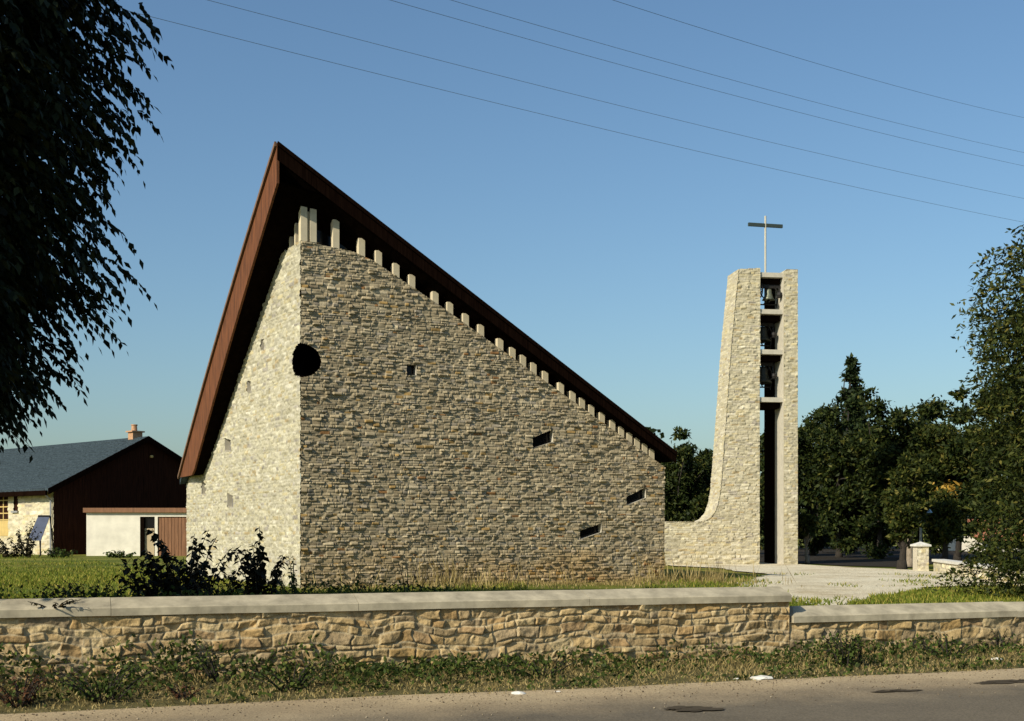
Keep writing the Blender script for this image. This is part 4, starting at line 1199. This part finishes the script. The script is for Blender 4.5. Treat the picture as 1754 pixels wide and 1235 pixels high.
shrub_at(700, 24, 960, 207, 'forked dark stems in front of the shaded church wall', .35, 4, L=.07, nl=9)
shrub_at(625, 26, 972, 208, 'sparse dark weed clump at the foot of the shaded church wall', .8, 14, L=.09, nl=12, leaf=M['leaf_weed'])
for i, (px, ty, lab) in enumerate(((20, 905, 'dark shrub in front of the yellow window of the house'), (45, 868, 'slender dark shrub left of the blue board'), (100, 930, 'grassy shrub at the house corner by the downpipe'), (206, 938, 'low round shrub at the foot of the white outbuilding'))):
    d = 60.5; x = (px - CX) / F_PX * d; z0 = float(ground_z(x, d))
    make_shrub('garden_shrub', (x, d, z0), 16, EYE + (HY - ty) / F_PX * d - z0, .7, 230 + i, M['leaf_shrub'] if i < 2 else M['leaf_weed'], lab, 'garden shrubs by the house', L=.22, nl=14)
# low weeds hiding the foot of the wall on the yard side
g = np.random.default_rng(88); n = 9000
s = g.uniform(-3, 8.5, n); q = -g.gamma(2., 1.6, n) - 2.4
x = W0[0] + s * We[0] + q * Wm[0]; y = W0[1] + s * We[1] + q * Wm[1]
hmax = np.interp(s, [-3, 0, 1.5, 4, 5, 8.5], [.35, .35, .5, .55, .5, .3]) * (1 + .7 * fbm(s * 1.4, q * .6, 9, 3))
z = .3 + hmax * g.random(n)
LL = g.uniform(.05, .12, n)
v, f = leaf_arrays(np.stack([x, y, z], 1), rand_dir(g, n) + np.array([0, 0, .2]), rand_dir(g, n) + np.array([0, 0, .8]), LL, LL * .55)
tag(np_mesh('yard_weeds', v, f, M['leaf_weed']), 'low leafy weeds growing behind the roadside wall', 'weeds', kind='stuff')

# lawn blades
g = np.random.default_rng(91); n = 70000
y = 27 + 38 * g.random(n) ** 1.4; x = -(.02 + .42 * g.random(n)) * y + 1.0
_, q = sq(x, y)
outside = ~((np.dot(np.stack([x - C2[0], y - C2[1]], 1), DF.n[:2]) < .05) & (np.dot(np.stack([x - C2[0], y - C2[1]], 1), BF.n[:2]) < .05))
k = (q < -3) & outside & (g.random(n) < np.clip(.55 + 1.5 * fbm(x * .12, y * .5, 41, 3), .12, 1))
x, y = x[k], y[k]
blades('lawn_grass', np.stack([x, y, ground_z(x, y) - .01], 1), np.random.default_rng(3).uniform(.05, .16, len(x)), .5, .03, M['greengrass'], 92, 'green lawn grass left of the church', 'grass')
# dry grass along the shaded wall and beyond its corner
g = np.random.default_rng(93); n = 9000
u = g.uniform(-.2, LEN_U + 1.6, n); nn = .05 + g.gamma(1.3, .8, n)
keep = g.random(n) < np.clip(.30 + .35 * sstep(1.5, 4, u) + 1.5 * fbm(u * 2.2, nn * 1.3, 33, 3), .03, 1)
u, nn = u[keep], nn[keep]
pos = DF.arr(u, np.full(len(u), .3), nn)
tallk = np.clip(sstep(2.0, 2.8, u) * sstep(5.6, 4.6, u) + sstep(9.6, 10.1, u), .12, 1)
hh = np.where(g.random(len(u)) < .16 * tallk, g.uniform(.35, .85, len(u)), g.uniform(.05, .22, len(u)) * (.6 + .6 * tallk)) * np.clip(1 + 1.2 * fbm(u * 1.6, nn, 35, 2), .3, 2)
pos[:, 2] = ground_z(pos[:, 0], pos[:, 1]) - .01
blades('dry_grass', pos, hh, .22, .022, M['drygrass'], 94, 'tall dry yellow grass along the shaded church wall', 'grass')
# green grass patches between gravel and wall at the right
g = np.random.default_rng(95); n = 26000
px = g.uniform(1100, 1760, n); py = g.uniform(985, 1042, n)
d = F_PX * 1.45 / (py - HY); x = (px - CX) / F_PX * d; y = d
dens = np.clip(.9 * sstep(1010, 1026, py - (px - 1350) * -.0) + .4 * fbm(x * .7, y * .4, 14, 3), 0, 1)
dens = np.where(in_yard(x, y), np.clip(fbm(x * 1.1, y * .35, 15, 3) * 1.6 - .2, 0, .6), np.clip(dens + .35, 0, 1))
_, q = sq(x, y)
k = (g.random(n) < dens) & (q < -.8)
x, y = x[k], y[k]
blades('yard_grass', np.stack([x, y, np.full(len(x), .31)], 1), np.random.default_rng(4).uniform(.04, .15, len(x)), .5, .028, M['greengrass'], 96, 'patchy green and yellow grass at the edge of the gravel yard', 'grass')

# ------------------------------------------------------------------ VERGE along the road
g = np.random.default_rng(97); n = 30000
s = g.uniform(-2.5, 16.5, n); q = .03 + 1.85 * g.random(n) ** 1.15
hm = np.interp(s, [-2, 0, 2, 4, 6, 8, 10, 14], [.46, .42, .36, .25, .18, .15, .15, .13]) * np.clip(1.15 - q / 2.0, .08, 1) * np.clip(1 + 1.3 * fbm(s * 1.5, q * 1.5, 19, 3), .15, 2)
keep = g.random(n) < np.clip((1.05 - q * .5 + 1.3 * fbm(s * 1.3, q * 2, 23, 3)) * np.interp(s, [0, 4, 7, 16], [1, .9, .5, .45]), .03, 1)
s, q, hm = s[keep], q[keep], hm[keep]; n = len(s)
x = W0[0] + s * We[0] + q * Wm[0]; y = W0[1] + s * We[1] + q * Wm[1]
z = ground_z(x, y) + hm * g.random(n)
LL = g.uniform(.03, .085, n)
v, f = leaf_arrays(np.stack([x, y, z], 1), rand_dir(g, n) + np.array([0, 0, .2]), rand_dir(g, n) + np.array([0, 0, .5]), LL, LL * .55)
tag(np_mesh('verge_weeds', v, f, M['leaf_weed']), 'tangled green weeds along the foot of the roadside wall', 'weeds', kind='stuff')
g = np.random.default_rng(98); n = 26000
s = g.uniform(-2.5, 16.5, n); q = .05 + 2.0 * g.random(n) ** .8
x = W0[0] + s * We[0] + q * Wm[0]; y = W0[1] + s * We[1] + q * Wm[1]
keep = g.random(n) < np.clip(1.1 - .35 * np.maximum(0, q - 1.2) * 3 + fbm(s * 2, q * 2, 27, 2), 0, 1)
x, y, q = x[keep], y[keep], q[keep]
blades('verge_grass', np.stack([x, y, ground_z(x, y) - .005], 1), np.random.default_rng(5).uniform(.03, .12, len(x)) * np.clip(1.3 - q * .4, .4, 1.2), .7, .012, M['drygrass'], 99, 'short dry grass between the wall and the road', 'grass')
m, nt, b = principled('verge_soil', .95, .1)
n1 = noise_node(nt, 2, 5, .65); n2 = noise_node(nt, 30, 5, .7)
g1 = ramp(nt, n1.outputs['Fac'], [(.3, (.055, .05, .022)), (.55, (.13, .11, .045)), (.7, (.2, .155, .075))])
r2 = ramp(nt, n2.outputs['Fac'], [(.3, (.6, .6, .58)), (.65, (1.15, 1.15, 1.1))])
nt.links.new(mix(nt, g1.outputs['Color'], r2.outputs['Color'], 1., 'MULTIPLY'), b.inputs['Base Color']); bump(nt, b, n2.outputs['Fac'], .7, .02)
sv = np.linspace(-40, 60, 700); rows = np.linspace(-.02, 2.25, 14)
V = np.concatenate([np.stack([W0[0] + sv * We[0] + q_ * Wm[0], W0[1] + sv * We[1] + q_ * Wm[1], sv * 0], 1) for q_ in rows])
V[:, 2] = np.maximum(ground_z(V[:, 0], V[:, 1]), 0) + .008
i, j = np.meshgrid(np.arange(699), np.arange(13)); a = (j * 700 + i).ravel()
vo = np_mesh('verge', V, np.stack([a, a + 700, a + 701, a + 1], 1), m, smooth=True); vo['kind'] = 'structure'
if vo.data.polygons[0].normal.z < 0: vo.data.flip_normals()

def verge_plant(px, py, h, seed, label, spread, nstem, leaf, L=.06, nl=14, lean=(0, 0), name='verge_plant'):
    p = groundpt(px, py, .04)
    return make_shrub(name, tuple(p), nstem, h * 1.3, spread, seed, leaf, label, 'plants growing against the roadside wall', L=L, nl=nl, lean=lean, cat='plant')
verge_plant(375, 1172, .52, 301, 'leaning bare-stemmed plant against the left part of the wall', .16, 7, M['leaf_weed'], L=.06, lean=(-.2, .05))
verge_plant(1448, 1140, .52, 302, 'bushy upright plant in front of the lower wall', .26, 18, M['leaf_weed'], L=.07, nl=18)
verge_plant(1472, 1138, .5, 306, 'thin climbing stem right of the bushy upright plant', .06, 3, M['leaf_weed'], L=.06, nl=16)
verge_plant(1625, 1128, .36, 303, 'sprawling dark plant by the right end of the lower wall', .4, 14, M['leaf_weed'], L=.06)
verge_plant(1712, 1118, .32, 304, 'bright green plant at the far right of the verge', .3, 12, M['leaf_weed'], L=.06)
verge_plant(35, 1205, .32, 305, 'reddish weed at the lower left corner of the verge', .3, 16, M['leaf_red'], L=.06)
verge_plant(315, 1192, .14, 307, 'small reddish weed near the road edge', .16, 8, M['leaf_red'], L=.05)
verge_plant(180, 1195, .34, 308, 'dark leafy weed clump left on the verge', .5, 22, M['leaf_weed'], L=.065)
verge_plant(500, 1178, .26, 309, 'dense leafy weed clump left of the wall middle', .45, 18, M['leaf_weed'], L=.06)
verge_plant(930, 1158, .2, 310, 'leafy weed clump at the middle of the wall', .4, 18, M['leaf_weed'], L=.055)
# loose grit along the road edge
g = np.random.default_rng(131); n = 4200
s = g.uniform(-2, 16, n); q = 1.75 + np.abs(g.normal(0, .9, n)) + .05
x = W0[0] + s * We[0] + q * Wm[0]; y = W0[1] + s * We[1] + q * Wm[1]; r_g = .003 + .009 * g.random(n) ** 3
o8 = np.array([(1, 0, 0), (0, 1, 0), (-1, 0, 0), (0, -1, 0), (0, 0, .8), (0, 0, -.8)], float)
V = (o8[None] * (r_g[:, None, None] * g.uniform(.6, 1.4, (n, 6, 1)))) + np.stack([x, y, np.full(n, .018)], 1)[:, None] + np.array([0, 0, 1.]) * r_g[:, None, None] * .5
tri = np.array([(0, 1, 4), (1, 2, 4), (2, 3, 4), (3, 0, 4), (1, 0, 5), (2, 1, 5), (3, 2, 5), (0, 3, 5)])
Fg = (np.arange(n)[:, None, None] * 6 + tri[None]).reshape(-1, 3)
M['grit'] = leaf_mat('road_grit', [(0, (.08, .06, .04)), (.7, (.22, .17, .11)), (1, (.36, .30, .21))], .95, 0)
tag(np_mesh('road_grit', V.reshape(-1, 3), Fg, M['grit']), 'loose grit and small stones along the road edge', 'grit', kind='stuff')
# trailing sprig on the coping
cp = WF.p(.55, .93, -.02)
make_shrub('trailing_sprig', tuple(cp), 5, .10, .26, 320, M['leaf_shrub'], 'small dark sprig trailing over the coping at the far left', None, L=.06, nl=9, cat='plant', lean=(.02, -.04))
# pale stones and litter on the verge
for i, (px, py, r_s, lab) in enumerate(((888, 1186, .055, 'white stone at the road edge below the middle of the wall'), (1303, 1161, .08, 'flat white stone on the verge near the wall step'), (1262, 1160, .03, 'tiny white pebble left of the flat white stone'), (1706, 1130, .05, 'white stone at the right end of the verge'), (955, 1182, .03, 'small pale pebble right of the white stone'))):
    p = groundpt(px, py, .03); g = np.random.default_rng(400 + i)
    import bmesh
    bm = bmesh.new(); bmesh.ops.create_icosphere(bm, subdivisions=2, radius=r_s)
    for v_ in bm.verts:
        v_.co *= 1 + .22 * g.normal() * .6; v_.co.z *= .45; v_.co.x *= 1.5
    me = bpy.data.meshes.new('pale_stone'); bm.to_mesh(me); bm.free(); me.materials.append(M['palestone'])
    o = bpy.data.objects.new('pale_stone', me); o.location = (p[0], p[1], float(ground_z(p[0], p[1])) + r_s * .3); link(o)
    tag(o, lab, 'stone', 'pale stones on the verge')

# ------------------------------------------------------------------ LIGHT, SKY, CAMERA
EL = R(32); to_sun = Vector((-.715 * math.cos(EL), -.699 * math.cos(EL), math.sin(EL))).normalized()
sl = bpy.data.lights.new('sun', 'SUN'); sl.energy = 4.9; sl.angle = R(.5); sl.color = (1, .92, .76)
so_ = link(bpy.data.objects.new('sun', sl)); so_.rotation_euler = (-to_sun).to_track_quat('-Z', 'Y').to_euler()
w = bpy.data.worlds.new('World'); scene.world = w; w.use_nodes = True
nt = w.node_tree; bg = nt.nodes['Background']
sky = nt.nodes.new('ShaderNodeTexSky'); sky.sky_type = 'NISHITA'; sky.sun_disc = False
sky.sun_elevation = EL; sky.sun_rotation = math.atan2(to_sun.x, to_sun.y); sky.altitude = 200; sky.air_density = 1.25; sky.dust_density = 1.7; sky.ozone_density = 3.0
tint = mix(nt, sky.outputs[0], (.84, .99, 1.07), 1.0, 'MULTIPLY')
nt.links.new(tint, bg.inputs[0]); bg.inputs[1].default_value = .098

cam = bpy.data.cameras.new('camera'); cam.sensor_width = 36; cam.lens = 36 * F_PX / 1754; cam.shift_y = (HY - 617.5) / 1754
cam.clip_end = 4000
co = link(bpy.data.objects.new('camera', cam)); co.location = (0, 0, EYE); co.rotation_euler = (R(90), 0, 0)
scene.camera = co
scene.view_settings.view_transform = 'Standard'; scene.view_settings.look = 'None'; scene.view_settings.exposure = .2; scene.view_settings.gamma = 1
scene.view_settings.use_curve_mapping = False
